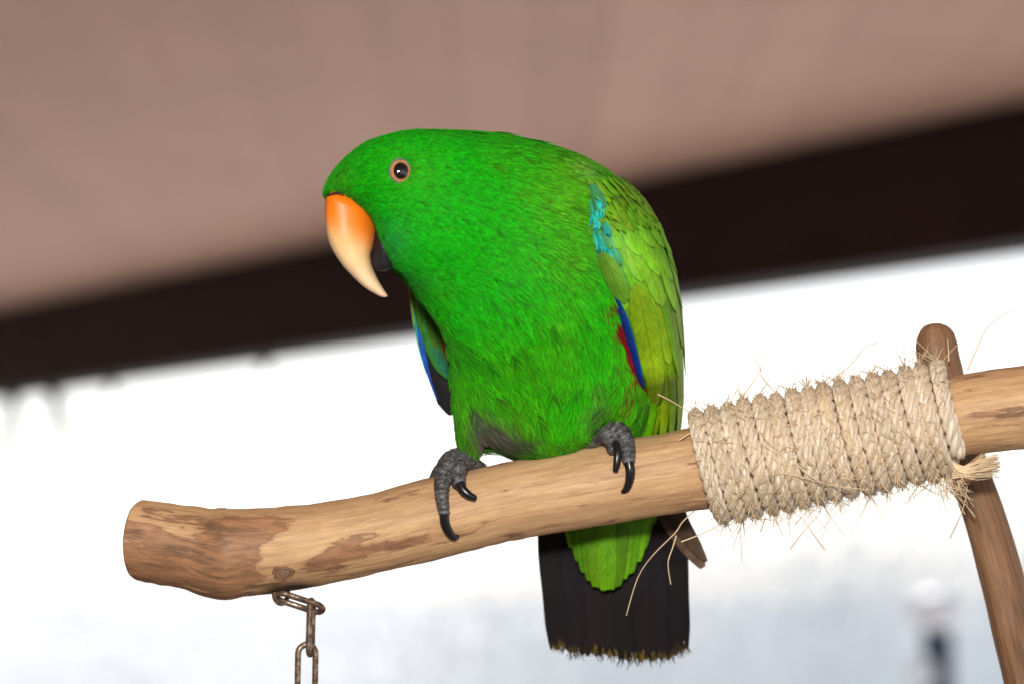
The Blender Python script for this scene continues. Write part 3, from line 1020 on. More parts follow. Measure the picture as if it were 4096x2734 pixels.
# front depth map
sgn = body < 0
first = np.argmax(sgn, axis=2); hit = sgn.any(axis=2)
i0 = np.clip(first - 1, 0, None)
I, J = np.meshgrid(np.arange(G.n[0]), np.arange(G.n[1]), indexing='ij')
f0 = body[I, J, i0]; f1 = body[I, J, first]
depthmap = np.where(hit, G.lo[2] + G.h * (i0 + f0 / np.where(np.abs(f0 - f1) < 1e-6, 1, f0 - f1)), 300.0)


def front_w(x, y):
    x, y = np.broadcast_arrays(np.asarray(x, float), np.asarray(y, float))
    q0 = np.clip((x - G.lo[0]) / G.h, 0, G.n[0] - 1.001); q1 = np.clip((y - G.lo[1]) / G.h, 0, G.n[1] - 1.001)
    i, j = q0.astype(int), q1.astype(int); a, b_ = q0 - i, q1 - j
    return (depthmap[i, j] * (1 - a) * (1 - b_) + depthmap[i + 1, j] * a * (1 - b_) + depthmap[i, j + 1] * (1 - a) * b_ + depthmap[i + 1, j + 1] * a * b_)


EYE = np.array([1598.0, 685.0])


def body_colour(p, nrm):
    """plumage colour by where it grows on the bird (sRGB 0..255)"""
    x, y, w = p[:, 0], p[:, 1], p[:, 2]
    g = lambda cx, cy, rx, ry: np.exp(-(((x - cx) / rx) ** 2 + ((y - cy) / ry) ** 2))
    c = np.tile(np.array([10., 160., 6.]), (len(p), 1))

    def to(rgb, k):
        k = np.clip(k, 0, 1)[:, None]
        c[:] = c * (1 - k) + np.array(rgb, float) * k
    olive = np.clip((x - 1850) / 480, 0, 1) * np.clip((1420 - y) / 400, 0, 1)
    to((80, 146, 14), np.clip(olive * 1.2, 0, 1) * 0.65)
    to((82, 164, 8), np.clip((y - 1150) / 400, 0, 1) * 0.65)
    to((96, 165, 10), np.clip((y - 1600) / 200, 0, 1) * 0.45)
    to((24, 128, 58), g(1565, 960, 75, 120) * 0.8)
    to((36, 138, 52), g(1640, 1110, 90, 60) * 0.5)
    to((78, 150, 20), g(1360, 720, 60, 90) * 0.6)
    to((72, 148, 22), g(1640, 690, 120, 95) * 0.55)
    to((92, 140, 88), g(2300, 660, 60, 40) * 0.75)
    to((84, 120, 70), g(2365, 860, 45, 160) * 0.45)
    fn = vnoise(p / 160.0) - 0.5
    to((96, 160, 12), np.clip(fn * 1.6, 0, 1) * 0.5)
    to((4, 172, 4), np.clip(-fn * 1.6, 0, 1) * 0.5)
    to((88, 82, 82), g(1912, 1700, 38, 110) * 1.2)
    to((66, 58, 62), g(2000, 1722, 95, 62) * 1.4)
    to((96, 92, 88), g(1965, 1690, 40, 60) * 0.8)
    to((90, 100, 74), g(2400, 1600, 40, 110) * 0.6)
    back = np.clip((nrm[:, 2] - 0.2) / 0.5, 0, 1)
    to((20, 130, 10), back * 0.6)
    # red flank beside the wing
    rx_ = np.interp(y, [1190, 1300, 1400, 1500, 1600, 1640], [2440, 2486, 2516, 2546, 2578, 2592])
    k = np.exp(-((x - rx_ + 26) / 20) ** 2) * (rng.random(len(x)) < 0.5) * np.clip((y - 1180) / 60, 0, 1) * np.clip((1580 - y) / 60, 0, 1)
    to((142, 14, 34), k * 1.3)
    return c


bn = grad_at(bV)
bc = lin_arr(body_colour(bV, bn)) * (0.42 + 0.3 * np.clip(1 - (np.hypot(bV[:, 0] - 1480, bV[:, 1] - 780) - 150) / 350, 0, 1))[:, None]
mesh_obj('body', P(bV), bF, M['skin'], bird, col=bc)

# flow of the plumage over the photo plane
flow = np.array([(1330, 760, 0.5, -0.9), (1400, 640, 0.75, -0.65), (1550, 570, 0.95, -0.25), (1750, 540, 1, 0.03), (1950, 560, 1, 0.15), (2250, 650, 1, 0.4),
                 (1400, 760, 0.75, -0.5), (1500, 820, 0.9, 0.1), (1500, 700, 0.95, -0.15), (1700, 700, 1, 0.1), (1700, 850, 1, 0.4), (1550, 960, 0.55, 0.85), (1580, 1060, 0.7, 0.7),
                 (1680, 1130, 0.7, 0.72), (1750, 1000, 0.8, 0.6), (2000, 850, 0.95, 0.35), (2250, 820, 1, 0.32), (2330, 1000, 0.9, 0.45), (2000, 1100, 0.8, 0.6), (1760, 1280, 0.55, 0.85),
                 (1900, 1250, 0.6, 0.8), (2200, 1200, 0.55, 0.85), (2200, 1350, 0.2, 1), (2400, 1250, 0.5, 0.9), (2450, 1450, 0.3, 1), (2000, 1480, 0.3, 0.95), (2000, 1650, 0.45, 0.9),
                 (1850, 1500, 0.02, 1), (1870, 1700, 0.02, 1), (2000, 1780, 0.8, 0.6), (2250, 1600, 0.02, 1), (2200, 1780, 0.25, 0.95), (2420, 1620, -0.05, 1), (2520, 1600, -0.05, 1), (2600, 1000, 0.5, 1)])


def flow_at(p):
    d2 = (p[:, None, 0] - flow[None, :, 0]) ** 2 + (p[:, None, 1] - flow[None, :, 1]) ** 2 + 900
    w = d2 ** -1.6
    v = (w[..., None] * flow[None, :, 2:]).sum(1)
    v /= np.linalg.norm(v, axis=1)[:, None] + 1e-9
    return np.concatenate([v, np.zeros((len(p), 1))], 1)


tri = np.vstack([bF[:, [0, 1, 2]], bF[:, [0, 2, 3]]])
e1, e2 = bV[tri[:, 1]] - bV[tri[:, 0]], bV[tri[:, 2]] - bV[tri[:, 0]]
ar = np.linalg.norm(np.cross(e1, e2), axis=1) / 2
AREA = ar.sum()


def sample_body(n_):
    t = rng.choice(len(tri), n_, p=ar / AREA)
    u, v = rng.random(n_), rng.random(n_)
    s = u + v > 1
    u[s], v[s] = 1 - u[s], 1 - v[s]
    return bV[tri[t, 0]] + e1[t] * u[:, None] + e2[t] * v[:, None]


wing_poly = [(2440, 800), (2460, 960), (2520, 1150), (2560, 1350), (2600, 1560), (2800, 1760), (2800, 800)]
# candidate feathers; smaller on the head
cand = sample_body(54000)
cn = grad_at(cand)
headness = np.clip((1500 - (cand[:, 0] * 0.55 + cand[:, 1] * 0.75 - 250)) / 500, 0, 1)
headness = 1 - np.clip((np.hypot((cand[:, 0] - 1500), (cand[:, 1] - 760)) - 230) / 480, 0, 1)
keep_p = 0.30 + 0.70 * headness ** 1.2
back = cn[:, 2] > 0.35
keep_p[back] *= 0.35
ok = rng.random(len(cand)) < keep_p
ok &= ~((np.hypot(cand[:, 0] - EYE[0], cand[:, 1] - EYE[1]) < 52) & (cn[:, 2] < 0))
ok &= ~((poly_sdf(cand[:, 0], cand[:, 1], wing_poly) < -20) & (cn[:, 2] < 0.3))
ok &= cand[:, 1] < 1875
ok &= ~((np.abs(cand[:, 0] - 1885) < 60) & (cand[:, 1] > 1815))
rxc = np.interp(cand[:, 1], [1215, 1310, 1410, 1500, 1580, 1625], [2446, 2482, 2516, 2546, 2572, 2584])
ok &= ~((np.abs(cand[:, 0] - rxc - 2) < 22) & (cand[:, 1] > 1240) & (cand[:, 1] < 1560) & (cn[:, 2] < 0))
fp_, fn_, fh = cand[ok], cn[ok], headness[ok]
nf = len(fp_)
fd = flow_at(fp_)
jit = rng.normal(0, 1, nf) * (0.07 + 0.10 * np.clip((fp_[:, 1] - 1300) / 300, 0, 1))
cj, sj = np.cos(jit), np.sin(jit)
fd = np.stack([fd[:, 0] * cj - fd[:, 1] * sj, fd[:, 0] * sj + fd[:, 1] * cj, fd[:, 2]], 1)
fd -= fn_ * (fd * fn_).sum(1)[:, None]
fd /= np.linalg.norm(fd, axis=1)[:, None] + 1e-9
fb = np.cross(fn_, fd)
lowness = np.clip((fp_[:, 1] - 1200) / 400, 0, 1)
Lf = (32 + 44 * (1 - fh) + 44 * lowness) * rng.uniform(0.8, 1.2, nf)
face = np.exp(-((fp_[:, 0] - 1430) / 160) ** 2 - ((fp_[:, 1] - 780) / 130) ** 2)
Lf *= 1 - 0.45 * face
Wf = Lf * rng.uniform(0.24, 0.34, nf)
fcol = body_colour(fp_, fn_) * rng.uniform(0.90, 1.08, nf)[:, None]
hue = rng.normal(0, 1, nf)
fcol[:, 0] = np.clip(fcol[:, 0] + np.maximum(hue, 0) * 9, 0, 255)
# grey downy shafts on some belly feathers
NB = 28                                                          # barbs per feather
us = np.tile(np.repeat(np.linspace(0.04, 0.97, NB // 2), 2), nf)
sd = np.tile(np.tile([-1.0, 1.0], NB // 2), nf)
fi = np.repeat(np.arange(nf), NB)
us = us + rng.normal(0, 0.02, len(us))
alpha = np.radians(6 + (15 + 16 * lowness[fi]) * (1 - us)) * rng.uniform(0.75, 1.25, len(us))
env = np.sqrt(np.clip(1 - ((us - 0.42) / 0.62) ** 2, 0.02, 1))
root = fp_[fi] + fd[fi] * (Lf[fi] * us * 0.78)[:, None] - fd[fi] * (Lf[fi] * 0.35)[:, None]
bl = np.minimum(Wf[fi] * env / np.maximum(np.sin(alpha), 0.2), Lf[fi] * 0.75) * rng.uniform(0.8, 1.15, len(us))
dirb = fd[fi] * np.cos(alpha)[:, None] + fb[fi] * (np.sin(alpha) * sd)[:, None]
midp = root + dirb * (bl * 0.5)[:, None] + fb[fi] * (sd * bl * 0.05)[:, None]
tipp = root + dirb * (bl * 0.96)[:, None] + fd[fi] * (bl * 0.08)[:, None]
nb = len(us)
allp = snap(np.vstack([root, midp, tipp]), 2)
alln = grad_at(allp)
lift0 = (rng.uniform(1.5, 5, nf) + np.where(rng.random(nf) < 0.015 + 0.03 * lowness, rng.uniform(3, 10, nf), 0))[fi]
hscale = (0.55 + 0.45 * (1 - fh))[fi]
lifts = np.concatenate([(lift0 + 3 * us) * hscale, (lift0 + 4 + 4 * us) * hscale, (lift0 + 4 + 6 * us + rng.uniform(0, 4, nb)) * hscale])
allp = allp + alln * lifts[:, None]
r3, m3, t3_ = allp[:nb], allp[nb:2 * nb], allp[2 * nb:]
sdv = np.cross(alln[:nb], t3_ - r3); sdv /= np.linalg.norm(sdv, axis=1)[:, None] + 1e-9
roll = rng.normal(0, 0.36, nb)
sdv = sdv * np.cos(roll)[:, None] + alln[:nb] * np.sin(roll)[:, None]
wb = (1.15 + 0.6 * (1 - fh) + 0.25 * lowness)[fi] * rng.uniform(0.7, 1.3, nb)
BVv = np.stack([r3 - sdv * wb[:, None] * 0.8, r3 + sdv * wb[:, None] * 0.8, m3 - sdv * wb[:, None], m3 + sdv * wb[:, None], t3_], 1).reshape(-1, 3)
k5 = np.arange(nb)[:, None] * 5
BF = np.vstack([k5 + np.array([[0, 1, 3]]), k5 + np.array([[0, 3, 2]]), k5 + np.array([[2, 3, 4]])])
bcol = fcol[fi] * rng.uniform(0.86, 1.12, nb)[:, None]
bcol = bcol * (0.88 + 0.17 * us)[:, None] * np.where(sd > 0, 1.0, rng.uniform(0.86, 1.05, nf)[fi])[:, None]  # one-sided feather shading painted into the barb colour, bases darker
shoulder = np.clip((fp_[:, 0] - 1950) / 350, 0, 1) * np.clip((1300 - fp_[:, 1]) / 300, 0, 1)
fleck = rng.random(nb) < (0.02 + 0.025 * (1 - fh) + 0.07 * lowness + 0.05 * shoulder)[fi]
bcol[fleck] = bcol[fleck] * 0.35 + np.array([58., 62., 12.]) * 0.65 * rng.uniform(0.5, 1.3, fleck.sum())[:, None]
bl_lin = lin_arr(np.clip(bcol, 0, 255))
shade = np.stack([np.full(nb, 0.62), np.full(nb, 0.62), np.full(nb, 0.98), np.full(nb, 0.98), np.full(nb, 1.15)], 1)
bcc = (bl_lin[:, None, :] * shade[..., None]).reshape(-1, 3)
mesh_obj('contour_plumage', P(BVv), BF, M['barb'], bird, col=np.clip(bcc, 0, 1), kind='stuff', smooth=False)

# --- bill
up_front = [(1302, 792), (1299, 848), (1306, 924), (1326, 991), (1367, 1057), (1413, 1108), (1464, 1154), (1522, 1186), (1547, 1188)]
up_back = [(1500, 850), (1507, 905), (1501, 950), (1492, 992), (1483, 1022), (1488, 1062), (1505, 1105), (1530, 1150), (1551, 1182)]
nb_ = 40
uf, ub = interp_pts(up_front, nb_), interp_pts(up_back, nb_)
dep = np.interp(np.linspace(0, 1, nb_), [0, 0.25, 0.5, 0.75, 0.93, 1], [112, 104, 82, 50, 20, 4])
wcen = np.interp(np.linspace(0, 1, nb_), [0, 0.3, 1], [-500, -512, -505])
# cap the base inside the head
nv = 36
va = np.linspace(0, 2 * np.pi, nv, endpoint=False)
rows = []
for i in range(nb_):
    c = (uf[i] + ub[i]) / 2; h = (ub[i] - uf[i]) / 2
    ca_, sa_ = np.cos(va), np.sin(va)
    prof = np.abs(sa_) ** 0.85 * np.sign(sa_) * (1 - 0.18 * ca_ * -1)
    ww = wcen[i] + 60 * ca_ * (1 - i / nb_) + dep[i] * prof
    rows.append(np.stack([c[0] + h[0] * ca_, c[1] + h[1] * ca_, ww], 1))
r0 = rows[0]; c0 = r0.mean(0)
rows = [c0 + (r0 - c0) * 0.5 + np.array([40, -60, 60]), c0 + (r0 - c0) * 0.9 + np.array([15, -28, 25])] + rows
Vb = np.vstack(rows)
tt = np.clip((Vb[:, 1] - 800 - (Vb[:, 0] - 1400) * 0.45) / 270, -0.2, 1.5)
cs = np.array([lin(228, 112, 10), lin(236, 124, 28), lin(238, 146, 76), lin(230, 184, 124), lin(226, 192, 142), lin(226, 196, 162)])
bcb = np.stack([np.interp(tt, [0.0, 0.35, 0.5, 0.68, 0.9, 1.3], cs[:, k]) for k in range(3)], 1)
bcb *= (0.93 + 0.14 * vnoise(Vb / np.array([14, 60, 20])))[:, None]
fb_ = [tuple(q) for q in grid_faces(len(rows), nv, True)] + [tuple(range(nv))[::-1], tuple(range((len(rows) - 1) * nv, len(rows) * nv))]
mesh_obj('upper_bill', P(Vb), fb_, M['bill'], bird, col=bcb)
lf = interp_pts([(1500, 900), (1494, 960), (1486, 1010), (1482, 1050), (1492, 1084)], 20)
lb = interp_pts([(1545, 930), (1566, 990), (1580, 1035), (1575, 1066), (1540, 1086)], 20)
rows = []
ld = np.interp(np.linspace(0, 1, 20), [0, 0.3, 0.8, 1], [70, 84, 60, 14])
for i in range(20):
    c = (lf[i] + lb[i]) / 2; h = (lb[i] - lf[i]) / 2
    rows.append(np.stack([c[0] + h[0] * np.cos(va), c[1] + h[1] * np.cos(va), -490 + ld[i] * np.sin(va)], 1))
Vl = np.vstack(rows)
mesh_obj('lower_bill', P(Vl), [tuple(q) for q in grid_faces(20, nv, True)] + [tuple(range(nv))[::-1], tuple(range(19 * nv, 20 * nv))], M['bill_dark'], bird)
# cere: thin dark rim where the bill meets the forehead
crm = interp_pts([(1302, 800, -552), (1316, 784, -576), (1346, 772, -590), (1378, 782, -600)], 14)
V, f = tube(crm, np.interp(np.linspace(0, 1, 14), [0, 0.3, 0.7, 1], [2, 5, 5, 1.5]), 10)
mesh_obj('cere', P(V), f, M['bill_dark'], bird)

# --- eye
ew = float(front_w(*EYE))
ec = np.array([EYE[0], EYE[1], ew])
en = np.array([0.25, -0.07, -1.0]); en /= np.linalg.norm(en)
ex = np.cross([0, 1, 0], en); ex /= np.linalg.norm(ex); ey = np.cross(en, ex)
eye = mesh_obj('eye', P([ec]), [], None, bird)


def dome(r0, r1, Rs, bulge, n_=12, m_=40, sy=1.1):
    rs = np.linspace(r0, r1, n_)
    V = []
    for r_ in rs:
        h_ = math.sqrt(max(Rs * Rs - r_ * r_, 0)) - math.sqrt(Rs * Rs - 48 * 48)
        for t_ in np.linspace(0, 2 * np.pi, m_, endpoint=False):
            V.append(ec + ex * r_ * math.cos(t_) + ey * r_ * sy * math.sin(t_) + en * (h_ + bulge))
    return np.array(V), grid_faces(n_, m_, True)


bpy.data.objects.remove(eye)
V, f = dome(0.3, 31, 58, 6)
eye = mesh_obj('eye', P(V), f, M['pupil'], bird, label='round black eye with an orange iris ring')
V, f = dome(30.5, 40, 58, 5)
mesh_obj('iris', P(V), f, M['iris'], eye)
tor = []
for t_ in np.linspace(0, 2 * np.pi, 48, endpoint=False):
    for q in np.linspace(0, 2 * np.pi, 10, endpoint=False):
        r_ = 43.5 + (4.5 + 1.0 * math.sin(5 * t_ + 1)) * math.cos(q) + 1.3 * math.sin(3 * t_) + 0.7 * math.sin(11 * t_)
        tor.append(ec + ex * r_ * math.cos(t_) + ey * r_ * 1.1 * math.sin(t_) + en * (6 + 6 * math.sin(q)))
i = np.arange(48)[:, None]; j = np.arange(10)[None]
tf = np.stack([i * 10 + j, i * 10 + (j + 1) % 10, ((i + 1) % 48) * 10 + (j + 1) % 10, ((i + 1) % 48) * 10 + j], -1).reshape(-1, 4)
mesh_obj('eyelid', P(np.array(tor)), tf, M['eyelid'], eye)

# --- left wing (on the right of the picture)
yk = [640, 700, 800, 900, 1000, 1100, 1200, 1300, 1400, 1500, 1600, 1700, 1790]
inn = [2310, 2330, 2362, 2368, 2392, 2430, 2470, 2502, 2532, 2560, 2556, 2540, 2520]
out = [2395, 2475, 2572, 2636, 2676, 2702, 2718, 2727, 2732, 2734, 2734, 2724, 2705]
win = [float(front_w(x, y)) + (4 if y < 1080 else -14) for x, y in zip(inn, yk)]
win = [w if w < 250 else 0 for w in win]
win[-4:] = [min(win[-5] + 40, -20), 40, 120, 200]


def wingS(s, y):
    """s: 0 inner edge .. 1 outline .. 1.7 round the back"""
    s = np.asarray(s, float); y = np.asarray(y, float)
    xi, xo, wi = np.interp(y, yk, inn), np.interp(y, yk, out), np.interp(y, yk, win)
    ph_i = np.radians(-38)
    rx = (xo - xi) / (1 - math.sin(ph_i)); xm = xo - rx
    rw = np.interp(y, [640, 800, 1000, 1300, 1600, 1790], [150, 260, 300, 260, 170, 120])
    wc = wi + rw * math.cos(ph_i)
    ph = np.where(s <= 1, ph_i + (math.pi / 2 - ph_i) * s, math.pi / 2 + (s - 1) * 1.3)
    x = xm + rx * np.sin(ph)
    w = wc - rw * np.cos(ph)
    return np.stack([x, y, w], -1)


def wingN(s, y):
    a = wingS(s + 0.01, y) - wingS(s - 0.01, y)
    b_ = wingS(s, y + 4) - wingS(s, y - 4)
    n_ = np.cross(a, b_)
    n_ /= np.linalg.norm(n_, axis=-1)[..., None] + 1e-9
    return -n_ if False else n_


# wing core so nothing shows through
ss, ww_ = np.meshgrid(np.linspace(0, 1.7, 36), np.linspace(730, 1780, 70), indexing='ij')
wv = wingS(ss, ww_)
wnn = wingN(ss, ww_)
if wnn[5, 30, 2] > 0: WSIGN = -1
else: WSIGN = 1
wing = mesh_obj('wing', P((wv - wnn * WSIGN * (10 + 26 * np.exp(-(ww_ - 730) / 40))[..., None]).reshape(-1, 3)), grid_faces(36, 70), M['skin'], bird,
                col=np.tile(lin(52, 74, 14), (36 * 70, 1)), label='olive green folded wing with a blue and turquoise edge')
feather_n = [0]


def wing_feather(name, s0, y0, s1, y1, hsw, c_base, c_tip, lift=(3, 14), nu=16, nv_=9, edge=None, tiltv=3.0, pw_=1.0, par=None, rag=0.0):
    u = np.linspace(0, 1, nu)[:, None]; v = np.linspace(-1, 1, nv_)[None]
    env = np.minimum(1, (u / 0.3) ** 0.5) * np.sqrt(np.clip(1 - np.clip((u - 0.55) / 0.45, 0, 1) ** 2.4, 0, 1))
    jy = rng.normal(0, rag, (1, nv_)) if rag else 0
    s = s0 + (s1 - s0) * u ** pw_ + v * hsw * env
    y = y0 + (y1 - y0) * u + 0 * v + jy * u
    p = wingS(s, y)
    nn = wingN(s, y) * WSIGN
    lf_ = lift[0] + (lift[1] - lift[0]) * u * np.clip(1.35 - s, 0.35, 1) + tiltv * v * np.clip(1.35 - s, 0.35, 1) - 4.0 * np.abs(v) ** 2 * env + rng.uniform(-1.5, 1.5)
    p = p + nn * lf_[..., None] if lf_.ndim == 2 else p
    k = np.clip(u + 0 * v, 0, 1)[..., None]
    c = lin_arr(c_base)[None, None] * (1 - k) + lin_arr(c_tip)[None, None] * k
    if edge is not None:
        ed = (np.clip((np.abs(v) + 0 * u - 0.72) / 0.28, 0, 1) ** 1.5 * 0.7)[..., None]
        c = c * (1 - ed) + lin_arr(edge)[None, None] * ed
    uv = np.stack(np.broadcast_arrays(v + 0 * u, u * (y1 - y0) / 160.0 + feather_n[0] * 3.7), -1).reshape(-1, 2)
    feather_n[0] += 1
    return mesh_obj(name, P(p.reshape(-1, 3)), grid_faces(nu, nv_), M['feather'], par or wing, col=c.reshape(-1, 3), uv=uv)


def vary(c, a=14):
    k = rng.uniform(0.86, 1.12)
    return tuple(np.clip(np.array(c) * k + rng.normal(0, a * 0.5, 3) * np.array([1, 0.6, 0.3]), 0, 255))


# long tertials and secondaries, longest first so that the shorter ones overlap them
for s1, s0, y0, y1, hw_ in [(0.10, 0.14, 1330, 1742, .085), (0.20, 0.20, 1300, 1770, .085), (0.34, 0.28, 1280, 1785, .09), (0.50, 0.40, 1260, 1785, .095), (0.66, 0.54, 1240, 1780, .10),
                            (0.84, 0.70, 1220, 1780, .11), (1.04, 0.9, 1200, 1770, .13), (1.3, 1.2, 1180, 1760, .16)]:
    wing_feather('flight_feather', s0, y0, s1, y1, hw_, vary((108, 150, 20)), vary((156, 194, 14)), (2, 8), 26, 9, (120, 176, 18), -4.0)
for s1, s0, y0, y1, hw_ in [(0.16, 0.10, 1080, 1480, .10), (0.34, 0.24, 1090, 1500, .12), (0.52, 0.42, 1100, 1460, .12), (0.70, 0.60, 1090, 1510, .12), (0.88, 0.80, 1080, 1400, .11), (1.06, 1.0, 1060, 1500, .13), (1.32, 1.25, 1050, 1450, .16)]:
    wing_feather('greater_covert', s0, y0, s1, y1, hw_, vary((108, 150, 26)), vary((138, 178, 20)), (4, 15), 20, 9, (108, 184, 30), -4.0)
for r_, (ya, yb, nn_) in enumerate([(960, 1245, 7), (900, 1110, 8), (840, 1010, 9)]):
    for k in range(nn_):
        s = 0.06 + (k + 0.5 * (r_ % 2)) * 1.5 / nn_
        dy_ = rng.uniform(-22, 22)
        wing_feather('median_covert', s - 0.03, ya + dy_, s + 0.03, yb + dy_, 0.105 - 0.008 * r_, vary((98, 154, 36)), vary((116, 180, 34)), (5, 17), 14, 9, (84, 190, 62) if k % 3 else (128, 176, 20), -4.0)
for r_ in range(7):
    yy = 850 - r_ * 24
    nn_ = 17 - r_
    for k in range(nn_):
        s = 0.03 + (k + 0.5 * (r_ % 2)) * 1.3 / nn_ + rng.uniform(-.015, .015)
        L_ = rng.uniform(62, 92)
        c = vary((92, 150, 24), 24) if rng.random() < .8 else vary((50, 70, 24))
        wing_feather('lesser_covert', s - 0.02, yy + rng.uniform(-10, 10), s + 0.03, yy + L_, rng.uniform(0.04, 0.058), c, vary((104, 162, 24), 24), (7, 15), 8, 7, (86, 146, 34), -3.0, rag=5)
# turquoise feathers along the bend of the wing
for k in range(34):
    yy = rng.uniform(725, 975); s_ = abs(rng.normal(0.0, 0.075)) + 0.14 * max(0, (830 - yy) / 100) - 0.01
    wing_feather('turquoise_covert', s_, yy, s_ + 0.03, yy + rng.uniform(55, 95), rng.uniform(0.036, 0.058), vary((52, 150, 110), 20), vary((40, 186, 188), 22) if k % 4 else vary((70, 146, 70)), (15, 22), 10, 9, (46, 176, 160), 1.0, rag=6)
# blue leading edge seen under the greater coverts
wing_feather('blue_flight_feather', 0.035, 1150, 0.06, 1565, 0.085, (20, 62, 150), (14, 44, 168), (19, 22), 24, 9, (30, 150, 130), 5.0)
wing_feather('greater_covert', 0.30, 1120, 0.27, 1620, 0.15, (112, 150, 22), (140, 174, 18), (24, 26), 22, 9, (110, 180, 30), -3.0)
wing_feather('greater_covert', 0.09, 1000, 0.14, 1200, 0.115, (96, 142, 40), (96, 148, 40), (24, 24), 14, 9, (60, 176, 80), -3.0)


# --- free blades: feathers laid out by a centre line
def blade(name, pts, hw_, col0, col1, parent, camber=0.25, nu=26, nv_=11, rag=0.0, edge=None, edge_side=0, tip_col=None, tilt=0.0, mat='feather', tipk=1.0):
    c = interp_pts(pts, nu)
    h_ = np.interp(np.linspace(0, 1, nu), np.linspace(0, 1, len(hw_)), hw_)
    Tn = np.gradient(c, axis=0); Tn /= np.linalg.norm(Tn, axis=1)[:, None]
    view = np.array([0, 0, -1.0])
    sd_ = np.cross(Tn, view); sd_ /= np.linalg.norm(sd_, axis=1)[:, None]
    nn = np.cross(sd_, Tn)
    v = np.linspace(-1, 1, nv_)
    sgn_ = np.sign(nn[:, 2:3]) * -1
    nn = nn * sgn_
    p = c[:, None] + (v[None] * h_[:, None])[..., None] * sd_[:, None] + ((1 - v[None] ** 2) * camber * h_[:, None] + tilt * v[None] * h_[:, None])[..., None] * nn[:, None]
    u = np.linspace(0, 1, nu)[:, None]
    if rag:
        j = np.convolve(rng.normal(0, rag * 2.2, nv_ + 8), np.hanning(11)[1:-1] / np.hanning(11).sum(), 'valid') + rng.normal(0, rag * 0.10, nv_)
        j = np.where(rng.random(nv_) < 0.07, j - rag * 1.8, j)
        p = p + (np.clip((u - 0.8) / 0.2, 0, 1) ** 1.5 * j[None])[..., None] * Tn[:, None]
    if mat == 'tail': p = p - (np.clip((u - 0.75) / 0.25, 0, 1) ** 2 * (v[None] ** 2) * 14)[..., None] * Tn[:, None]
    k = (u + 0 * v[None])[..., None]
    cc = lin_arr(col0) * (1 - k) + lin_arr(col1) * k
    if edge is not None:
        vv = v[None] * (edge_side if edge_side else 1)
        ed = np.clip(((vv if edge_side else np.abs(vv)) - 0.45) / 0.2, 0, 1) + 0 * u
        cc = cc * (1 - ed[..., None]) + lin_arr(edge) * ed[..., None]
    if tip_col is not None:
        tk = np.clip((u + 0.02 * rng.normal(0, 1, (1, nv_)) - rng.uniform(0.915, 0.965)) / 0.05, 0, 1)[..., None]
        tk = tk * tipk * rng.uniform(0.35, 1, (1, nv_))[..., None]
        cc = cc * (1 - tk) + lin_arr(tip_col) * tk
    uv = np.stack(np.broadcast_arrays(v[None] + 0 * u, u * 3 + feather_n[0] * 2.3), -1).reshape(-1, 2)
    feather_n[0] += 1
    return mesh_obj(name, P(p.reshape(-1, 3)), grid_faces(nu, nv_), M[mat], parent, col=cc.reshape(-1, 3), uv=uv)


# red underwing coverts tucked between flank and wing
def onbody(x, y, d): return (x, y, float(front_w(x, y)) - d)


for k, (xa, xb, xc_, yb_) in enumerate([(2500, 2552, 2560, 1770), (2478, 2520, 2528, 1745), (2540, 2592, 2590, 1775), (2460, 2490, 2500, 1700)]):
    blade('flank_feather', [onbody(xa, 1470, 2), (xb, 1600, min(float(front_w(xb, 1600)), 0) - 10 + 6 * k), (xc_, 1690, 20 + 8 * k), (xc_ - 6, yb_, 70 + 8 * k)], [16, 30, 34, 26, 6], vary((60, 140, 10)), vary((96, 168, 10)), wing, 0.25, rag=14)
for dx_, hw2 in ((4, 11), (-8, 8)):
    blade('red_covert', [onbody(x + dx_, y, 13) for x, y in ((2440, 1195), (2480, 1300), (2514, 1410), (2544, 1500), (2572, 1580), (2586, 1640))], [4, hw2, hw2 + 7, hw2 + 9, hw2 + 4, 5], (104, 10, 24), (124, 12, 30), wing, 0.1, rag=10)

# --- right wing, seen behind the breast on the left
rwb = np.array([(1690, 1180), (1720, 1300), (1770, 1480)])
wing2 = blade('wing', [(1700, 1060, 90), (1735, 1200, 130), (1770, 1340, 170), (1820, 1480, 210)], [60, 86, 90, 70], (70, 130, 40), (60, 120, 40), bird, 0.3)
wing2['label'] = 'half hidden wing behind the breast with a blue edge and black primaries'
for k, (pts, hws, c0_, c1_, e_) in enumerate([
        ([(1680, 1150, 150), (1712, 1300, 190), (1743, 1430, 212), (1772, 1519, 225), (1793, 1604, 236), (1805, 1660, 242)], [44, 54, 56, 54, 44, 8], (18, 18, 24), (24, 22, 30), None),
        ([(1690, 1180, 140), (1730, 1330, 178), (1770, 1470, 202), (1800, 1560, 215), (1814, 1640, 225)], [30, 46, 50, 42, 8], (20, 20, 26), (30, 27, 36), None)]):
    blade('primary_feather', pts, hws, c0_, c1_, wing2, 0.12)
blade('blue_edge', [(1668, 1150, 122), (1675, 1225, 140), (1684, 1350, 165), (1699, 1432, 182), (1719, 1512, 195), (1750, 1600, 206)], [9, 13, 11, 9, 5, 2], (40, 90, 190), (24, 70, 176), wing2, 0.3)
blade('turquoise_edge', [(1652, 1140, 124), (1661, 1228, 142), (1667, 1318, 160), (1682, 1410, 178), (1704, 1490, 190)], [8, 9, 7, 4, 1.5], (28, 140, 140), (30, 150, 180), wing2, 0.3)
blade('yellow_edge', [(1634, 1115, 130), (1642, 1170, 138), (1650, 1250, 155), (1656, 1310, 168)], [6, 8, 5, 2], (140, 140, 30), (110, 160, 60), wing2, 0.3)
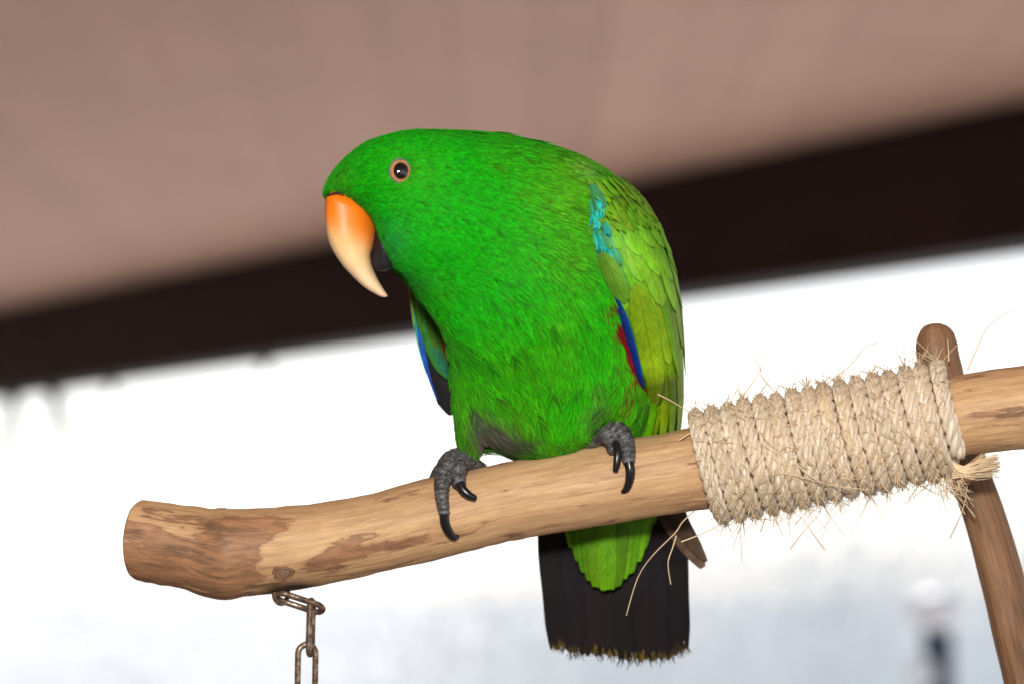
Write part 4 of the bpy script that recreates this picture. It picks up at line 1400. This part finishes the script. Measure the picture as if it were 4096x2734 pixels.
for k, (pts, hws, c0_, c1_) in enumerate([
        ([(1715, 1220, 115), (1735, 1330, 140), (1770, 1440, 160), (1815, 1525, 175)], [30, 44, 52, 40, 6], (46, 96, 26), (24, 112, 98)),
        ([(1712, 1200, 105), (1728, 1280, 125), (1752, 1370, 145), (1790, 1450, 160)], [26, 42, 50, 40, 8], (52, 98, 22), (66, 112, 22)),
        ([(1710, 1180, 95), (1722, 1240, 112), (1740, 1300, 130), (1764, 1360, 145)], [22, 40, 44, 34, 8], (46, 92, 24), (58, 108, 26))]):
    blade('underwing_covert', pts, hws, c0_, c1_, wing2, 0.2, edge=(48, 122, 50))
blade('red_covert', [(1772, 1330, 120), (1784, 1390, 125), (1796, 1450, 130)], [6, 12, 13, 6], (150, 16, 34), (140, 14, 34), wing2, 0.2)

# --- tail
tail = empty('tail', ORIG[bird])
tail.parent = bird; tail.location = (0, 0, 0)
TW = lambda y: 430 + (y - 2000) * 0.12
TIPC = (150, 124, 46)
tf_ = [(2236, 2196, 2232, 2590, 46), (2290, 2252, 2300, 2612, 62), (2350, 2330, 2370, 2618, 64), (2410, 2420, 2440, 2630, 66), (2470, 2510, 2520, 2648, 66), (2530, 2590, 2600, 2640, 66), (2590, 2650, 2668, 2636, 60), (2630, 2700, 2722, 2610, 44)]
order = [3, 4, 2, 5, 1, 6, 0, 7]
for z, k in enumerate(order):
    xa, xb, xc, yt, h_ = tf_[k]
    dz = z * 7
    blade('tail_feather', [(xa, 1840, TW(1840) - 120 - dz), (xb, 2120, TW(2120) - dz), ((xb * .4 + xc * .6), 2400, TW(2400) - dz), (xc, yt, TW(yt) - dz)], [h_ * .5, h_ * .9, h_, h_, h_ * 0.98, h_ * .72],
          vary((19, 15, 18), 3), vary((26, 20, 22), 4), tail, 0.10, 40, 31, rag=9 if k not in (0, 7) else 16, tip_col=TIPC, tilt=0.03, mat='tail', tipk=(.4, .2, .3, .5, .8, .7, .55, .4)[k])
uc = [(2285, 2300, 2190, 44), (2600, 2560, 2190, 46), (2300, 2328, 2240, 44), (2580, 2538, 2242, 46), (2540, 2512, 2288, 42), (2330, 2350, 2285, 44), (2350, 2374, 2325, 44), (2500, 2480, 2318, 46),
      (2390, 2396, 2346, 46), (2480, 2456, 2344, 46), (2440, 2428, 2354, 48)]
for z, (xa, xb, yt, h_) in enumerate(uc):
    blade('undertail_covert', [(xa, 1850, TW(1850) - 190), ((xa + xb) / 2, 2040, TW(2040) - 100 - z * 3), (xb * .8 + xa * .2, yt - 110, TW(2180) - 78 - z * 3), (xb, yt, TW(yt) - 70 - z * 3)],
          [h_ * 1.1, h_ * 1.25, h_ * 1.2, h_ * 1.05, h_ * .9, h_ * .55], vary((58, 112, 12), 8), vary((96, 150, 12), 10), tail, 0.25, 26, 13, rag=3)
# worn barb ends along the tail tip
fr = []; frc = []
for k in range(190):
    tfk = tf_[rf.randrange(8)]
    x_ = tfk[2] + rf.uniform(-1, 1) * tfk[4] * 0.7
    y0_ = tfk[3] - rf.uniform(24, 44); ln = rf.uniform(20, 58)
    V_, f_ = fibre([(x_, y0_, TW(y0_) - 30), (x_ + rf.gauss(0, 3), y0_ + ln * .5, TW(y0_) - 28), (x_ + rf.gauss(0, 8), y0_ + ln, TW(y0_) - 26)], 3.2, 0.8, 5)
    fr.append((V_, f_)); c_ = lin(128, 106, 46) if rf.random() < 0.10 + 0.22 * (2420 < x_ < 2690) else lin(30, 25, 23)
    frc.append(np.tile(c_, (len(V_), 1)))
V, f = merge(fr)
mesh_obj('worn_tips', P(V), f, M['tail'], tail, col=np.vstack(frc), kind='stuff')
# primary tip of the folded left wing, showing right of the tail
blade('wing_tip_feather', [(2640, 1900, 330), (2690, 2060, 370), (2745, 2160, 400), (2812, 2268, 430)], [50, 56, 50, 40, 12], (34, 26, 24), (112, 88, 76), wing, 0.2)
blade('wing_tip_feather', [(2660, 1860, 320), (2700, 2040, 350), (2760, 2150, 380), (2826, 2244, 405)], [40, 44, 36, 28, 6], (30, 24, 22), (92, 72, 62), wing, 0.2)


# --- feet
def toe_w(x, y, rt):
    R_ = float(PR(x)) + rt * 0.92
    dy_ = float(PYC(x)) - y
    q = R_ * R_ - dy_ * dy_
    return float(PW(x)) - (math.sqrt(q) if q > 0 else 0)


def make_foot(lo, hi, chains, claws, lab):
    g = Grid(lo, hi, 3.8)
    F_ = None; GR = None
    for pts, rad, scaly in chains:
        c = interp_pts([list(p) + [r_] for p, r_ in zip(pts, rad)], max(8, len(pts) * 4))
        cl = np.r_[0, np.cumsum(np.linalg.norm(np.diff(c[:, :3], axis=0), axis=1))]
        best = np.full(g.P.shape[:3], 1e9); arc = np.zeros_like(best)
        for i in range(len(c) - 1):
            d, t = sd_cone(g.P, c[i, :3], c[i + 1, :3], c[i, 3], c[i + 1, 3])
            m_ = d < best
            best[m_] = d[m_]; arc[m_] = (cl[i] + t * (cl[i + 1] - cl[i]))[m_]
        if scaly:
            sawt = ((arc + 7 * vnoise(g.P / 24.0)) / scaly) % 1.0
            gv = np.sqrt(np.clip(1 - (2 * sawt - 1) ** 2, 0, 1))
        else:
            gv = np.full(best.shape, 0.75)
        if scaly:
            best = best - 6.5 * np.sqrt(np.clip(1 - (2 * sawt - 1) ** 2, 0, 1)) + 4.0
        GR = gv if F_ is None else np.where(best < F_, gv, GR)
        F_ = best if F_ is None else smin(F_, best, 9)
    F_ = F_ + 2.4 * (vnoise(g.P / 9.0) - 0.5)
    V, fc_ = surface_nets(F_, g.lo, g.h)
    c = np.ones((len(V), 3)) * ((0.8 + 0.5 * vnoise(V / 26.0)) * (0.42 + 0.75 * g.sample(GR, V)))[:, None]  # grooves between the scales painted darker, standing in for their shade
    foot = mesh_obj('foot', P(V), fc_, M['foot'], bird, col=c, label=lab)
    for pts, rad in claws:
        cc = interp_pts(pts, 18); rr = np.interp(np.linspace(0, 1, 18), np.linspace(0, 1, len(rad)), rad)
        cc = np.vstack([cc, cc[-1] + (cc[-1] - cc[-2]) * np.array([[0.25], [0.45], [0.55]]) * rr[-1] / 5]); rr = np.concatenate([rr, rr[-1] * np.array([0.88, 0.6, 0.15])])
        V, f = tube(cc, rr, 16)
        cw = mesh_obj('claw', P(V), f, M['claw'], foot)
        t0 = cc[0]; d0 = cc[1] - cc[0]; d0 /= np.linalg.norm(d0)
        V, f = tube(np.array([t0 - d0 * 5, t0 - d0 * 1, t0 + d0 * 4, t0 + d0 * 7]), [rr[0] + 1, rr[0] + 4.5, rr[0] + 3.5, rr[0] - 0.5], 16, False)
        mesh_obj('cuticle', P(V), f, M['cuticle'], foot)
    return foot


def tp(x, y, r_, extra=0): return (x, y, toe_w(x, y, r_) - extra)


# right foot of the bird (left in the picture)
cA = [((1868, 1800, -38), (1850, 1825, -45), (1812, 1836, -75), (1786, 1862, -110), tp(1770, 1915, 32), tp(1767, 1965, 27), tp(1770, 2010, 24), tp(1777, 2046, 23)), (40, 40, 40, 38, 33, 28, 25, 22), 21]
cB = [((1868, 1830, -50), (1842, 1848, -85), (1832, 1880, -125), tp(1832, 1915, 30), tp(1838, 1938, 28)), (38, 36, 33, 30, 26), 19]
cC = [((1868, 1770, -36), (1866, 1826, -40)), (30, 40), 0]
cD = [((1850, 1840, -20), (1885, 1852, -20), (1912, 1864, 10), (1930, 1890, 110), (1930, 1990, 190)), (36, 30, 26, 26, 20), 0]
cE = [((1815, 1838, -30), (1770, 1872, 10), (1745, 1905, 60), (1735, 1960, 160), (1735, 2040, 195)), (36, 30, 26, 26, 20), 0]
make_foot((1680, 1735, -260), (1975, 2090, 240), [cA, cB, cC, cD, cE],
          [([tp(1776, 2044, 30, 8), tp(1780, 2090, 22, 6), tp(1796, 2126, 14, 4), tp(1815, 2147, 10, 2), tp(1834, 2141, 6)], (20, 20, 18, 15, 7)),
           ([tp(1836, 1926, 44, 10), tp(1852, 1957, 34, 12), tp(1876, 1979, 26, 12), tp(1902, 1991, 18, 10)], (20, 19, 17, 12))],
          'scaly grey foot at the end of the bare leg with a long curved claw')
cA = [((2424, 1704, -95), (2450, 1712, -125), (2484, 1734, -150), tp(2502, 1772, 36, 6), tp(2511, 1805, 31), tp(2514, 1840, 27)), (44, 45, 41, 36, 31, 25), 20]
cB = [((2412, 1722, -110), (2434, 1738, -150), tp(2450, 1765, 40, 8), tp(2452, 1794, 30)), (38, 37, 33, 24), 18]
cC = [((2440, 1650, -60), (2428, 1704, -75)), (34, 40), 0]
cD = [((2425, 1722, -90), (2392, 1748, -90), (2362, 1770, -70), (2335, 1786, -10), (2316, 1850, 170)), (38, 33, 28, 26, 20), 0]
cE = [((2450, 1718, -60), (2500, 1750, 10), (2525, 1785, 110), (2530, 1880, 200)), (38, 30, 26, 20), 0]
make_foot((2270, 1600, -290), (2570, 1900, 250), [cA, cB, cC, cD, cE],
          [([tp(2514, 1842, 30, 8), tp(2521, 1878, 24, 8), tp(2518, 1918, 16, 6), tp(2506, 1952, 11, 3), tp(2489, 1966, 6)], (20, 20, 18, 15, 8)),
           ([tp(2462, 1760, 52, 14), tp(2470, 1805, 40, 14), tp(2467, 1848, 28, 12), tp(2461, 1882, 18, 8)], (17, 17, 15, 11))],
          'scaly grey foot tucked against the belly below the folded wing')
